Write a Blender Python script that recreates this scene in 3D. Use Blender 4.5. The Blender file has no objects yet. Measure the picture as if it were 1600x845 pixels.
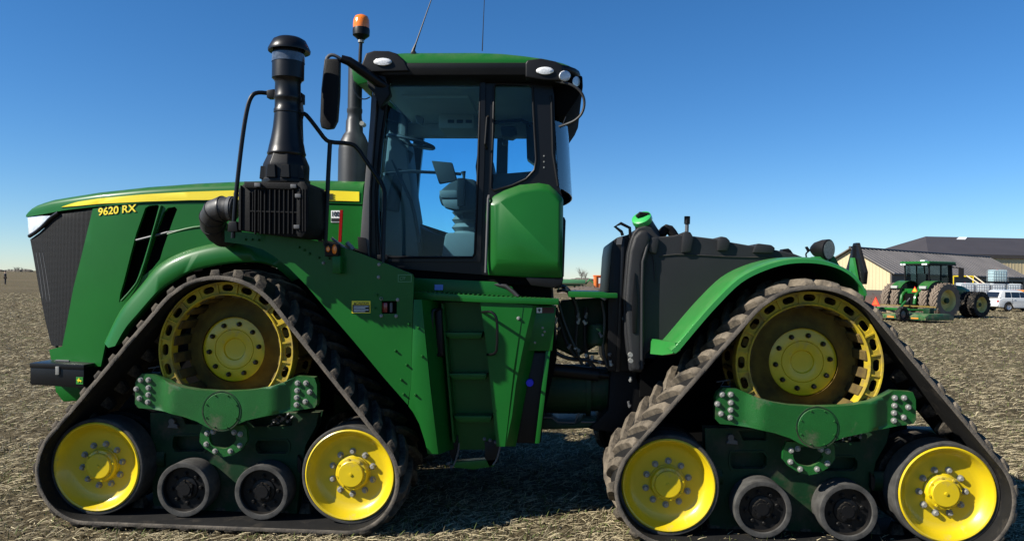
import bpy, bmesh, math, random
import numpy as np
from mathutils import Vector, Matrix, Euler
from mathutils.geometry import delaunay_2d_cdt
random.seed(7)
R_ = math.radians
scene = bpy.context.scene
col = scene.collection

# ------------------------------------------------------------------ camera
CAM_D, CAM_H, FPX = 5.5, 1.88, 1200.0          # metres to the track side, lens height, focal length (1600 px wide picture)
YAW, PITCH, ROLL = math.atan(.063), math.atan(11.5/1200), R_(.9)
cF = Vector((-math.sin(YAW)*math.cos(PITCH), math.cos(YAW)*math.cos(PITCH), math.sin(PITCH)))
r0 = Vector((math.cos(YAW), math.sin(YAW), 0)); u0 = r0.cross(cF)
cR = r0*math.cos(ROLL)+u0*math.sin(ROLL); cU = u0*math.cos(ROLL)-r0*math.sin(ROLL)
cC = Vector((0, -CAM_D, CAM_H))
cam = bpy.data.cameras.new('camera'); camo = bpy.data.objects.new('camera', cam); col.objects.link(camo)
cam.sensor_width = 36; cam.sensor_fit = 'HORIZONTAL'; cam.lens = 27.0
cam.clip_start = .05; cam.clip_end = 9000
camo.matrix_world = Matrix((( cR.x, cU.x, -cF.x, cC.x), (cR.y, cU.y, -cF.y, cC.y), (cR.z, cU.z, -cF.z, cC.z), (0,0,0,1)))
scene.camera = camo

# ------------------------------------------------------------------ sky, sun, exposure
TO_SUN = Vector((-2.2, -1.0, 1.75)).normalized()
w = bpy.data.worlds.new('World'); scene.world = w; w.use_nodes = True
wn = w.node_tree; bg = wn.nodes['Background']
sky = wn.nodes.new('ShaderNodeTexSky'); sky.sky_type = 'NISHITA'; sky.sun_disc = False
sky.sun_elevation = math.asin(TO_SUN.z); sky.sun_rotation = math.atan2(TO_SUN.x, TO_SUN.y)
sky.altitude = 1200; sky.air_density = 1.0; sky.dust_density = 0.; sky.ozone_density = 7.0
hsv = wn.nodes.new('ShaderNodeHueSaturation'); hsv.inputs['Saturation'].default_value = 1.16
wn.links.new(sky.outputs[0], hsv.inputs['Color']); wn.links.new(hsv.outputs[0], bg.inputs[0]); bg.inputs[1].default_value = .075
sun = bpy.data.lights.new('sun', 'SUN'); sun.energy = 5.0; sun.angle = R_(.53); sun.color = (1, .95, .86)
suno = bpy.data.objects.new('sun', sun); col.objects.link(suno)
suno.rotation_euler = (-TO_SUN).to_track_quat('-Z', 'Y').to_euler(); suno.location = TO_SUN*40
scene.view_settings.view_transform = 'Standard'; scene.view_settings.look = 'None'
scene.view_settings.exposure = .80; scene.view_settings.gamma = 1.0
scene.view_settings.use_curve_mapping = False
scene.render.engine = 'CYCLES'

# ------------------------------------------------------------------ measuring: a point of the photograph at a known lateral distance
def at(px, py, Y):
    d = cF + cR*((px-800)/FPX) + cU*((422.5-py)/FPX)
    return cC + d*((Y+CAM_D)/d.y)
def S(pts, Y): return [(lambda v: (v.x, v.z))(at(a, b, Y)) for a, b in pts]
def G(px, depth, z=0.0):                       # a place on the ground at a given distance
    f = Vector((cF.x, cF.y, 0)).normalized()
    p = cC + f*depth + r0*((px-800)/FPX*depth)
    return Vector((p.x, p.y, z))

# ------------------------------------------------------------------ materials
MATS = {}
def mat(name, c, rough=.5, metal=0., var=.0, vscale=6., bump=0., bscale=40., coat=0., dirt=None, dirt_amt=0., dscale=5., spec=.5, c2=None, island=False, updust=0.):
    if name in MATS: return MATS[name]
    m = bpy.data.materials.new(name); m.use_nodes = True; t = m.node_tree; N = t.nodes; L = t.links
    b = N['Principled BSDF']; b.inputs['Roughness'].default_value = rough; b.inputs['Metallic'].default_value = metal
    b.inputs['Coat Weight'].default_value = coat; b.inputs['Coat Roughness'].default_value = .12
    b.inputs['Specular IOR Level'].default_value = spec
    c4 = (*c, 1); b.inputs['Base Color'].default_value = c4
    tc = N.new('ShaderNodeTexCoord'); src = None
    def noise(scale, det=4, rgh=.6):
        n = N.new('ShaderNodeTexNoise'); n.inputs['Scale'].default_value = scale; n.inputs['Detail'].default_value = det; n.inputs['Roughness'].default_value = rgh
        L.new(tc.outputs['Object'], n.inputs['Vector']); return n.outputs[0]
    def ramp(inp, a, bb):
        r = N.new('ShaderNodeMapRange'); r.inputs[1].default_value = a; r.inputs[2].default_value = bb; L.new(inp, r.inputs[0]); return r.outputs[0]
    def mix(fac, A, B):
        x = N.new('ShaderNodeMix'); x.data_type = 'RGBA'; L.new(fac, x.inputs[0])
        for s, v in ((6, A), (7, B)):
            if isinstance(v, tuple): x.inputs[s].default_value = v
            else: L.new(v, x.inputs[s])
        return x.outputs[2]
    if var > 0:
        other = (*c2, 1) if c2 else tuple(min(1, k*(1-var)) for k in c)+(1,)
        if island:
            g = N.new('ShaderNodeNewGeometry'); fac = g.outputs['Random Per Island']
        else: fac = ramp(noise(vscale), .3, .7)
        src = mix(fac, c4, other)
    if dirt:
        fac = ramp(noise(dscale, 8, .7), .62-dirt_amt*.5, .82-dirt_amt*.4)
        src = mix(fac, src if src else c4, (*dirt, 1))
        rr = N.new('ShaderNodeMapRange'); L.new(fac, rr.inputs[0]); rr.inputs[3].default_value = rough; rr.inputs[4].default_value = max(rough, .85); L.new(rr.outputs[0], b.inputs['Roughness'])
    if updust > 0:
        g = N.new('ShaderNodeNewGeometry'); sx = N.new('ShaderNodeSeparateXYZ'); L.new(g.outputs['Normal'], sx.inputs[0])
        f1 = ramp(sx.outputs[2], .3, 1.0); f2 = ramp(noise(9, 6), .3, .75)
        mm = N.new('ShaderNodeMath'); mm.operation = 'MULTIPLY'; L.new(f1, mm.inputs[0]); L.new(f2, mm.inputs[1])
        m2 = N.new('ShaderNodeMath'); m2.operation = 'MULTIPLY'; L.new(mm.outputs[0], m2.inputs[0]); m2.inputs[1].default_value = updust
        src = mix(m2.outputs[0], src if src else c4, (.30, .25, .18, 1))
    if src: L.new(src, b.inputs['Base Color'])
    if bump > 0:
        bp = N.new('ShaderNodeBump'); bp.inputs['Strength'].default_value = bump; bp.inputs['Distance'].default_value = .01
        L.new(noise(bscale, 6, .65), bp.inputs['Height']); L.new(bp.outputs[0], b.inputs['Normal'])
    MATS[name] = m; return m
def glass(name, tint, gloss=.12):
    if name in MATS: return MATS[name]
    m = bpy.data.materials.new(name); m.use_nodes = True; t = m.node_tree; N = t.nodes; L = t.links
    out = N['Material Output']; N.remove(N['Principled BSDF'])
    tr = N.new('ShaderNodeBsdfTransparent'); tr.inputs[0].default_value = (*tint, 1)
    gl = N.new('ShaderNodeBsdfGlossy'); gl.inputs['Roughness'].default_value = .02
    fr = N.new('ShaderNodeFresnel'); fr.inputs[0].default_value = 1.25
    mx = N.new('ShaderNodeMixShader'); L.new(fr.outputs[0], mx.inputs[0]); L.new(tr.outputs[0], mx.inputs[1]); L.new(gl.outputs[0], mx.inputs[2])
    L.new(mx.outputs[0], out.inputs[0]); MATS[name] = m; return m
GRN = (.0060, .104, .0125)
M_green = mat('green_paint', GRN, .40, var=.14, vscale=2.5, bump=.02, bscale=3, coat=.10, spec=.22, updust=.22)
M_green_cast = mat('green_cast_paint', (.0075, .092, .0145), .46, spec=.3, var=.25, vscale=5, bump=.35, bscale=160, coat=.2, dirt=(.10, .085, .06), dirt_amt=.12, dscale=4, updust=.3)
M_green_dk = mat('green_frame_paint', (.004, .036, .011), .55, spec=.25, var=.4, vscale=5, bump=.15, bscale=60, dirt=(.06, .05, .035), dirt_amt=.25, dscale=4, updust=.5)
M_yel = mat('yellow_paint', (.62, .45, .007), .36, var=.10, vscale=4, bump=.05, bscale=30, coat=.3, dirt=(.28, .22, .13), dirt_amt=.06, dscale=5)
M_yel_dusty = mat('dusty_yellow_paint', (.50, .365, .02), .55, spec=.3, var=.35, vscale=6, bump=.12, bscale=50, dirt=(.17, .12, .06), dirt_amt=.30, dscale=6)
M_decal_y = mat('yellow_decal', (.85, .66, .02), .4, coat=.3)
M_blk = mat('black_plastic', (.006, .006, .0065), .45, spec=.22, var=.3, vscale=8, bump=.06, bscale=120, updust=.10)
M_blk_satin = mat('black_satin_plastic', (.007, .007, .0075), .36, spec=.32, var=.3, vscale=5, bump=.02, bscale=40)
M_blk_mat = mat('black_rough_plastic', (.005, .005, .0055), .65, spec=.18, var=.4, vscale=8, bump=.2, bscale=80, updust=.12)
M_tank = mat('moulded_tank_plastic', (.015, .0155, .017), .55, spec=.35, var=.25, vscale=3, bump=.25, bscale=220, updust=.22)
M_rub = mat('rubber', (.010, .0095, .009), .8, spec=.25, var=.4, vscale=6, bump=.3, bscale=60, dirt=(.14, .115, .085), dirt_amt=.22, dscale=6)
M_mud = mat('muddy_rubber', (.21, .172, .125), .95, var=.6, vscale=9, bump=.8, bscale=55, c2=(.085, .07, .052), dirt=(.03, .027, .023), dirt_amt=.30, dscale=8, spec=.2)
M_beltedge = mat('dusty_belt_rubber', (.15, .125, .095), .9, var=.7, vscale=8, bump=.5, bscale=70, c2=(.045, .039, .032))
M_beltin = mat('belt_rubber', (.011, .0105, .010), .85, var=.5, vscale=6, bump=.3, bscale=60, spec=.2, dirt=(.05, .042, .032), dirt_amt=.15, dscale=5)
M_mud_shade = mat('shaded_muddy_rubber', (.12, .099, .073), .95, var=.7, vscale=9, bump=.8, bscale=55, c2=(.04, .034, .027), dirt=(.014, .013, .012), dirt_amt=.45, dscale=7, spec=.2)  # darker copy of the mud, shade on the front track put into its colour
M_steel = mat('zinc_bolt', (.30, .295, .27), .5, .2, var=.35, vscale=60, bump=.1, bscale=90)
M_nut = mat('black_nut', (.03, .03, .032), .3, .8)
M_frame = mat('black_frame_paint', (.005, .005, .0055), .38, spec=.22, var=.2, vscale=4, coat=.06)
M_grey = mat('grey_trim', (.09, .09, .092), .5, var=.2, vscale=5)
M_int = mat('cab_trim_light', (.15, .15, .14), .7, var=.12, vscale=5, bump=.1, bscale=90)
M_intd = mat('cab_trim_dark', (.018, .0185, .019), .65, var=.2, vscale=6, bump=.1, bscale=90)
M_roofin = mat('headliner', (.42, .42, .38), .8, var=.1, vscale=4)
M_glass = glass('cab_glass', (.74, .93, 1.0))
M_lens = mat('lamp_lens', (.75, .76, .76), .15, var=.35, vscale=90, bump=.4, bscale=140, coat=.6)
M_amber = mat('amber_lens', (.85, .20, .01), .15, coat=.6, bump=.15, bscale=120)
M_red = mat('red_lens', (.24, .008, .007), .25, coat=.4)
M_white = mat('white_label', (.75, .75, .72), .5)
M_black = mat('black_ink', (.006, .006, .006), .5)
M_blue = mat('blue_label', (.12, .22, .55), .5)
M_hose = mat('rubber_hose', (.012, .012, .012), .45)
M_void = mat('hollow_shade_black', (.003, .003, .003), .95, spec=.1)  # near-black for hollows, their shade put into the colour

# ------------------------------------------------------------------ mesh building
class MB:
    def __init__(s): s.v = []; s.f = []
    def add(s, vs, fs):
        o = len(s.v); s.v += [tuple(v) for v in vs]; s.f += [tuple(i+o for i in f) for f in fs]; return s
    def prism(s, pts, y0, y1):
        n = len(pts)
        a = sum(pts[i][0]*pts[(i+1) % n][1]-pts[(i+1) % n][0]*pts[i][1] for i in range(n))
        if a < 0: pts = pts[::-1]
        vs = [(x, y0, z) for x, z in pts]+[(x, y1, z) for x, z in pts]
        fs = [tuple(range(n)), tuple(range(2*n-1, n-1, -1))]+[(i, i+n, (i+1) % n+n, (i+1) % n) for i in range(n)]
        return s.add(vs, fs)
    def box(s, x0, x1, y0, y1, z0, z1): return s.prism([(x0, z0), (x1, z0), (x1, z1), (x0, z1)], y0, y1)
    def loft(s, rings, cap=(True, True), closed=True):
        n = len(rings[0]); vs = [p for r in rings for p in r]; fs = []
        for k in range(len(rings)-1):
            for i in range(n if closed else n-1):
                j = (i+1) % n; fs.append((k*n+i, k*n+j, (k+1)*n+j, (k+1)*n+i))
        if cap[0]: fs.append(tuple(range(n-1, -1, -1)))
        if cap[1]: fs.append(tuple((len(rings)-1)*n+i for i in range(n)))
        return s.add(vs, fs)
    def lathe(s, prof, o=(0, 0, 0), axis='Y', n=40, phase=0.):
        rings = []
        for r, h in prof:
            r = max(r, 1e-4); ring = []
            for i in range(n):
                a = 2*math.pi*i/n+phase; c, q = r*math.cos(a), r*math.sin(a)
                p = {'Y': (c, h, q), 'Z': (c, q, h), 'X': (h, c, q)}[axis]
                ring.append((p[0]+o[0], p[1]+o[1], p[2]+o[2]))
            rings.append(ring)
        return s.loft(rings, (prof[0][0] < .002, prof[-1][0] < .002))
    def tube(s, path, r, n=10, smooth=0):
        P = [Vector(p) for p in path]
        for _ in range(smooth):
            Q = [P[0]]
            for a, b in zip(P, P[1:]): Q += [a*.75+b*.25, a*.25+b*.75]
            P = Q+[P[-1]]
        rr = r if isinstance(r, (list, tuple)) else None
        rings = []; up = None
        for i, p in enumerate(P):
            t = (P[min(i+1, len(P)-1)]-P[max(i-1, 0)]).normalized()
            if up is None: up = t.orthogonal().normalized()
            up = (up-t*up.dot(t)).normalized(); sd = t.cross(up)
            q = rr[min(i, len(rr)-1)] if rr else r
            rings.append([tuple(p+up*(q*math.cos(2*math.pi*k/n))+sd*(q*math.sin(2*math.pi*k/n))) for k in range(n)])
        return s.loft(rings)
    def plate(s, outer, holes=(), y0=0., y1=.02, grid=None, yf=None):
        loops = [outer]+list(holes); pts = []; edges = []; idx = []
        for lp in loops:
            o = len(pts); n = len(lp); pts += [Vector((p[0], p[1])) for p in lp]
            edges += [(o+i, o+(i+1) % n) for i in range(n)]; idx.append(list(range(o, o+n)))
        def inside(x, z, lp):
            c = False; n = len(lp); j = n-1
            for i in range(n):
                if (lp[i][1] > z) != (lp[j][1] > z) and x < (lp[j][0]-lp[i][0])*(z-lp[i][1])/(lp[j][1]-lp[i][1])+lp[i][0]: c = not c
                j = i
            return c
        if grid:
            xs = [p[0] for p in outer]; zs = [p[1] for p in outer]
            x = min(xs)+grid*.5
            while x < max(xs):
                z = min(zs)+grid*.5
                while z < max(zs):
                    if inside(x, z, outer) and not any(inside(x, z, h) for h in holes): pts.append(Vector((x, z)))
                    z += grid
                x += grid
        vv, ee, ff, ov, oe, of = delaunay_2d_cdt(pts, edges, [], 0, 1e-6)
        m = {}
        for i, l in enumerate(ov):
            for k in l: m[k] = i
        keep = []
        for f in ff:
            cx = sum(vv[i].x for i in f)/3; cz = sum(vv[i].y for i in f)/3
            if inside(cx, cz, outer) and not any(inside(cx, cz, h) for h in holes): keep.append(f)
        yy = yf or (lambda x, z: 0.)
        n = len(vv)
        vs = [(p.x, y0+yy(p.x, p.y), p.y) for p in vv]+[(p.x, y1+yy(p.x, p.y), p.y) for p in vv]
        fs = []
        for f in keep: fs.append(tuple(f)); fs.append(tuple(i+n for i in reversed(f)))
        for lp in idx:
            k = len(lp)
            for i in range(k):
                a, b = m[lp[i]], m[lp[(i+1) % k]]; fs.append((a, a+n, b+n, b))
        return s.add(vs, fs)
    def mesh(s, name, bevel=0., seg=2, angle=32, flip=None):
        me = bpy.data.meshes.new(name); me.from_pydata(s.v, [], s.f)
        bm = bmesh.new(); bm.from_mesh(me)
        bmesh.ops.remove_doubles(bm, verts=bm.verts, dist=1e-5)
        bmesh.ops.recalc_face_normals(bm, faces=bm.faces)
        if bevel:
            ed = [e for e in bm.edges if len(e.link_faces) == 2 and e.calc_face_angle(0) > R_(25)]
            bmesh.ops.bevel(bm, geom=ed, offset=bevel, segments=seg, profile=.6, affect='EDGES', clamp_overlap=True)
        bm.to_mesh(me); bm.free()
        me.polygons.foreach_set('use_smooth', [True]*len(me.polygons))
        me.set_sharp_from_angle(angle=R_(angle)); return me
WT = {}
def link(name, me, m, parent=None, pos=(0, 0, 0), rot=None, scale=None):
    """one object; pos is the world place of the mesh's own origin"""
    o = bpy.data.objects.new(name, me); col.objects.link(o)
    if m is not None and me is not None and not me.materials: me.materials.append(m)
    pos = Vector(pos); base = Vector((0, 0, 0))
    if parent is not None: o.parent = parent; base = WT[parent.name]
    o.location = pos-base; WT[o.name] = pos
    if rot: o.rotation_euler = rot
    if scale: o.scale = scale
    return o
def thing(name, label, cat, pos=(0, 0, 0), group=None, rz=0.):
    o = bpy.data.objects.new(name, None); col.objects.link(o); o.location = pos; WT[o.name] = Vector(pos)
    o.rotation_euler = (0, 0, rz); o.empty_display_size = .2
    return tag(o, label, cat, group)
def tag(o, label, cat, group=None):
    o['label'] = label; o['category'] = cat
    if group: o['group'] = group
    return o
def kind(o, k): o['kind'] = k; return o
def sub(name, me, m, parent, loc=(0, 0, 0), rot=None, scale=None):   # loc in the parent's own space
    o = bpy.data.objects.new(name, me); col.objects.link(o); o.parent = parent; o.location = loc
    if m is not None and not me.materials: me.materials.append(m)
    if rot: o.rotation_euler = rot
    if scale: o.scale = scale
    WT[o.name] = Vector((0, 0, 0)); return o
def circ(cx, cz, r, n=24, a0=0, a1=2*math.pi, end=False):
    return [(cx+r*math.cos(a0+(a1-a0)*i/(n-(1 if end else 0))), cz+r*math.sin(a0+(a1-a0)*i/(n-(1 if end else 0)))) for i in range(n)]
def slot(cx, cz, L, h, ang=0., n=6):
    pts = []
    for sx in (1, -1):
        for i in range(n):
            a = -math.pi/2+math.pi*i/(n-1) if sx > 0 else math.pi/2+math.pi*i/(n-1)
            x = sx*(L/2-h/2)+h/2*math.cos(a); z = h/2*math.sin(a)
            pts.append((cx+x*math.cos(ang)-z*math.sin(ang), cz+x*math.sin(ang)+z*math.cos(ang)))
    return pts
BOLT = {}
def bolt_mesh(r, h, n=6, m=None):
    k = (r, h, n, m.name if m else '')
    if k not in BOLT: BOLT[k] = MB().lathe([(.0, -h), (r*.75, -h), (r, -h*.75), (r, -.25*h), (r*1.35, -.25*h), (r*1.35, .01)], n=n*2 if n < 8 else n).mesh('bolt')
    return BOLT[k]
def bolts(pts, Y, parent, m, r=.011, h=.022):
    me = bolt_mesh(r, h, 6, m)
    for x, z in pts: link('bolt', me, m, parent, (x, Y, z))
def text_mesh(txt, size_w, height, extrude=.002, offset=0., shear=0., bold=0.):
    cu = bpy.data.curves.new('t', 'FONT'); cu.body = txt; cu.extrude = extrude; cu.offset = offset; cu.shear = shear
    o = bpy.data.objects.new('t', cu); col.objects.link(o); dg = bpy.context.evaluated_depsgraph_get(); dg.update()
    me = bpy.data.meshes.new_from_object(o.evaluated_get(dg)); bpy.data.objects.remove(o); bpy.data.curves.remove(cu)
    n = len(me.vertices); a = np.empty(n*3); me.vertices.foreach_get('co', a); a = a.reshape(-1, 3)
    lo, hi = a.min(0), a.max(0); b = np.empty_like(a)
    b[:, 0] = (a[:, 0]-lo[0])/(hi[0]-lo[0])*size_w; b[:, 2] = (a[:, 1]-lo[1])/(hi[1]-lo[1])*height; b[:, 1] = -a[:, 2]
    me.vertices.foreach_set('co', b.ravel()); me.update(); return me
# ================================================================== the articulated tractor
TR = thing('articulated_tractor', 'huge green articulated tractor on four triangular rubber tracks with yellow wheels', 'tractor', (-.35, 1.49, 0))
XF, XR = -2.51, 1.778                    # centres of the front and the rear track unit
WID = 2.98                               # over the outer faces of the tracks
IX, IZ, IR = .975, .40, .365             # idler wheels
DZ, DR = 1.297, .532                     # drive wheel
RX, RZ, RR = .30, .246, .205             # mid rollers
BT, BW = .034, .76                       # belt

# ---- path of the belt: hull of the three wheels, clockwise over the top
def belt_path():
    pts = []
    for cx, cz, r in ((-IX, IZ, IR), (0, DZ, DR), (IX, IZ, IR)):
        pts += [(cx+r*math.cos(a), cz+r*math.sin(a)) for a in np.linspace(0, 2*math.pi, 240, endpoint=False)]
    pts = sorted(set(pts))
    def half(ps):
        h = []
        for p in ps:
            while len(h) > 1 and (h[-1][0]-h[-2][0])*(p[1]-h[-2][1])-(h[-1][1]-h[-2][1])*(p[0]-h[-2][0]) <= 0: h.pop()
            h.append(p)
        return h
    hull = half(pts)[:-1]+half(pts[::-1])[:-1]
    hull = hull[::-1]                                     # clockwise
    P = np.array(hull+[hull[0]]); d = np.hypot(*np.diff(P, axis=0).T); s = np.r_[0, np.cumsum(d)]
    return P, s
PP, PS = belt_path(); PL = PS[-1]
def on_belt(s, h=0.):
    def q(t): t = t % PL; return np.array([np.interp(t, PS, PP[:, 0]), np.interp(t, PS, PP[:, 1])])
    p = q(s); t = q(s+.02)-q(s-.02); t /= np.hypot(*t); n = np.array([-t[1], t[0]])
    return p+n*h
def belt_mesh():
    N = 150; b = MB(); rings = []
    rnd = random.Random(3)
    for i in range(N):
        s = PL*i/N; e = rnd.uniform(-.004, .004)
        sec = [(0, .012), (.004, 0.), (BT*.5, -.004+e), (BT, .003+e), (BT, .03), (BT, BW-.03), (BT, BW), (0, BW), (0, BW*.5)]
        rings.append([(lambda p: (p[0], y, p[1]))(on_belt(s, h)) for h, y in sec])
    rings.append(rings[0]); me = b.loft(rings, (False, False)).mesh('track_belt', angle=50)
    me.materials.append(M_beltedge); me.materials.append(M_beltin)
    for p in me.polygons: p.material_index = 0 if (abs(p.normal.y) > .5 and p.center.y < .1) else 1  # inner run takes the dark rubber, its shadow put into the colour
    return me
NL = int(round(PL/.168))
def lug_mb(s0, far, rnd, b=None):
    b = b or MB(); rings = []
    K = 6; j = [rnd.uniform(-.006, .006) for _ in range(12)]
    for k in range(K):
        y = (.004, .032, .085, .18, .28, .382)[k]; u = y/.382; sh = -.17*u**1.15
        hw = .041-.006*u; tw = .028-.004*u; H = .045+j[k]*.6
        if k == 0: H = .014; tw = .028
        if k == 1: H = .037
        if k == K-1: H = .03; tw = .012
        ring = []
        for ds, h, dy in ((-hw, BT-.004, 0), (-tw+j[k+3]*.6, BT+H, 0), (tw+j[k+5]*.6, BT+H, 0), (hw, BT-.004, 0)):
            p = on_belt(s0+sh+ds, h); yy = y+dy; ring.append((p[0], BW-yy if far else yy, p[1]))
        rings.append(ring)
    return b.loft(rings)
rnd = random.Random(11)
BELT = belt_mesh()
LUGS = []
for k in range(NL):
    LUGS.append(lug_mb(PL*k/NL, False, rnd).mesh('lug', .003, 1, 30)); LUGS.append(lug_mb(PL*(k+.5)/NL, True, rnd).mesh('lug', .003, 1, 30))
guide_m = MB().loft([[(-.05, -.045, .004), (.05, -.045, .004), (.05, .045, .004), (-.05, .045, .004)], [(-.028, -.028, -.085), (.028, -.028, -.085), (.028, .028, -.085), (-.028, .028, -.085)]]).mesh('guide_block', .008, 1)
far_lug = MB()
for k in range(NL): lug_mb(PL*k/NL, False, rnd, far_lug); lug_mb(PL*(k+.5)/NL, True, rnd, far_lug)
FARLUG = far_lug.mesh('lug_rows', angle=40)

# ---- wheels, modelled about their own axle at y measured from the outer face of the track
dish = MB().lathe([(.338, .335), (.339, .14), (.337, .122), (.328, .116), (.318, .121), (.306, .142), (.285, .178), (.262, .200), (.23, .208), (.16, .209), (.001, .209)], n=64).mesh('idler_dish')
tyre = MB().lathe([(.336, .128), (.345, .124), (.358, .126), (IR, .136), (IR, .328), (.358, .336), (.336, .336)], n=64).mesh('idler_tyre')
hub = MB().lathe([(.132, .211), (.130, .196), (.124, .192), (.120, .17), (.114, .163), (.098, .160), (.095, .146), (.090, .142), (.012, .141), (.011, .134), (.001, .133)], n=40)
for k in range(8):
    a = k*math.pi/4+.2; hub.lathe([(.001, -.012), (.009, -.012), (.009, .01)], (.108*math.cos(a), .165, .108*math.sin(a)), n=8)
hub = hub.mesh('idler_hub')
twin = MB().lathe([(.001, .46), (.2, .46), (.3, .44), (.334, .425), (.338, .43), (IR, .432), (IR, .635), (.33, .64), (.3, .55), (.001, .55)], n=48).mesh('twin')
rtyre = MB().lathe([(.166, .150), (.170, .136), (.194, .133), (.2015, .135), (RR, .142), (RR, .315), (.195, .325), (.15, .325)], n=48).mesh('roller_tyre')
rface = MB().lathe([(.168, .149), (.164, .165), (.161, .19), (.09, .192), (.085, .182), (.062, .178), (.058, .160), (.022, .158), (.02, .150), (.001, .150)], n=40).mesh('roller_disc')
rcap = MB().prism(circ(0, 0, .045, 20), .148, .18)
for k in range(5):
    a = k*2*math.pi/5+.5; rcap.prism(circ(.052*math.cos(a), .052*math.sin(a), .016, 10), .152, .18)
rcap = rcap.mesh('hub_lobe')
rtwin = MB().lathe([(.001, .47), (.14, .47), (.19, .445), (RR, .45), (RR, .62), (.19, .63), (.001, .6)], n=40).mesh('roller_twin')
# drive wheel: slotted outer ring, deep windowed drum, hub plate
def ring_plate(ri, ro, rs, sl, sh, y0, y1, n=20, ph=0., radial=False):
    holes = [circ(0, 0, ri, 60)]
    for k in range(n):
        a = 2*math.pi*(k+ph)/n; holes.append(slot(rs*math.cos(a), rs*math.sin(a), sl, sh, a if radial else a+math.pi/2))
    return MB().plate(circ(0, 0, ro, 80), holes, y0, y1)
dring = ring_plate(.432, .527, .484, .090, .050, .142, .158)
dring.lathe([(.445, .142), (.443, .128), (.436, .124), (.428, .128), (.425, .16), (.425, .22)], n=80)
dring.lathe([(.515, .142), (.518, .126), (.528, .124), (.532, .13), (.532, .235)], n=80)
for k in range(20):
    a = 2*math.pi*(k+.5)/20
    b4 = []
    for r, d in ((.442, -.006), (.52, -.006), (.52, .006), (.442, .006)):
        b4.append((r*math.cos(a)-d*math.sin(a), r*math.sin(a)+d*math.cos(a)))
    dring.prism(b4, .130, .144)
dring = dring.mesh('outer_ring', angle=30)
dwin = MB().lathe([(.254, .26), (.262, .30), (.30, .345), (.36, .385), (.435, .405), (.435, .425), (.34, .41), (.25, .34)], n=64).mesh('drum_cone')
DBARS = []
for k in range(20):                                   # webs of the drum with open windows between them
    a0 = 2*math.pi*(k+.5)/20; w2 = .085
    DBARS.append(MB().prism([(r*math.cos(a0+d), r*math.sin(a0+d)) for r, d in ((.412, -w2), (.412, 0), (.412, w2), (.432, w2*1.1), (.432, 0), (.432, -w2*1.1))], .15, .41).mesh('drum_web', .004, 1))
dback = ring_plate(.40, .527, .484, .078, .046, .60, .625).mesh('inner_ring')
dbars = MB()
for k in range(20):
    a = 2*math.pi*(k+.5)/20; dbars.lathe([(.001, .15), (.022, .15), (.022, .61), (.001, .61)], (.505*math.cos(a), 0, .505*math.sin(a)), n=10)
dbars = dbars.mesh('drive_bars')
dhub = MB().lathe([(.256, .40), (.257, .296), (.252, .284), (.246, .281), (.158, .281), (.155, .287), (.151, .281), (.1, .280), (.088, .284), (.08, .297), (.04, .30), (.001, .299)], n=64).mesh('hub_plate')

# ---- frame pieces, measured on the front unit
def LX(pts, Y): return [(x-XF, z) for x, z in S(pts, Y)]
c8 = lambda p: (190+p[0]/3.128, 560+p[1]/3.128)
def smooth(pts, k=2):
    for _ in range(k):
        q = []
        n = len(pts)
        for i in range(n):
            a, b = pts[i], pts[(i+1) % n]; q += [(a[0]*.75+b[0]*.25, a[1]*.75+b[1]*.25), (a[0]*.25+b[0]*.75, a[1]*.25+b[1]*.75)]
        pts = q
    return pts
beam_o = LX([c8(p) for p in ((95,75),(70,98),(61,120),(60,222),(78,243),(140,248),(212,258),(310,278),(380,302),(420,325),(455,342),(490,347),(525,340),(560,322),(620,297),(720,275),(850,255),(940,241),(952,222),(951,130),(938,94),(850,88),(790,115),(735,134),(660,148),(600,154),(490,157),(380,150),(310,138),(250,121),(200,100),(155,79))], .06)
xs = [p[0] for p in beam_o]; bx0, bx1 = min(xs), max(xs)
def beam_y(x, z):
    u = (x-bx0)/(bx1-bx0); e = min(u, 1-u)
    t_ = min(1, max(0, (e-.13)/.11)); return .055*(1-t_*t_*(3-2*t_))
BEAM = MB().plate(beam_o, (), .02, .10, grid=.025, yf=beam_y).mesh('beam', angle=60)
cap_c = LX([c8((489, 257))], .02)[0]
CAPM = MB().lathe([(.135, .03), (.135, .018), (.132, .0145), (.001, .0135)], n=48).mesh('pivot_cap')
groove = MB().lathe([(.137, .022), (.140, .014), (.148, .014), (.150, .022)], n=48).mesh('groove_ring')
bolts_l = LX([c8(p) for p in ((103,102),(141,102),(82,146),(141,140),(97,191),(140,174),(138,209))], .1)
bolts_r = LX([c8(p) for p in ((866,117),(907,117),(864,153),(925,160),(862,187),(904,207),(861,222))], .1)
oct_o = LX([c8(p) for p in ((400,325),(600,325),(612,345),(616,400),(590,440),(545,470),(500,479),(450,465),(405,435),(382,405),(385,360))], .12)
oct_h = smooth(LX([c8(p) for p in ((430,372),(470,345),(520,345),(560,372),(562,405),(520,436),(490,440),(445,425),(428,398))], .12), 1)
OCT = MB().plate(oct_o, [oct_h], .115, .15).mesh('lower_bracket', angle=30)
oct_b = LX([c8(p) for p in ((417,365),(446,357),(413,418),(456,452),(531,452),(577,425),(579,369),(549,360))], .11)
fr_o = LX([c8(p) for p in ((145,262),(970,262),(955,330),(905,420),(880,560),(860,760),(830,800),(200,800),(160,700),(150,500))], .36)
sl1 = LX([c8(p) for p in ((265,375),(405,375),(420,395),(418,435),(405,450),(270,450),(258,430),(258,395))], .36)
sl2 = LX([c8(p) for p in ((672,396),(808,396),(822,415),(820,445),(806,460),(675,460),(662,442),(662,412))], .36)
hole1 = LX([c8(p) for p in ((195,455),(218,455),(224,470),(218,486),(195,486),(189,470))], .36)
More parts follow.
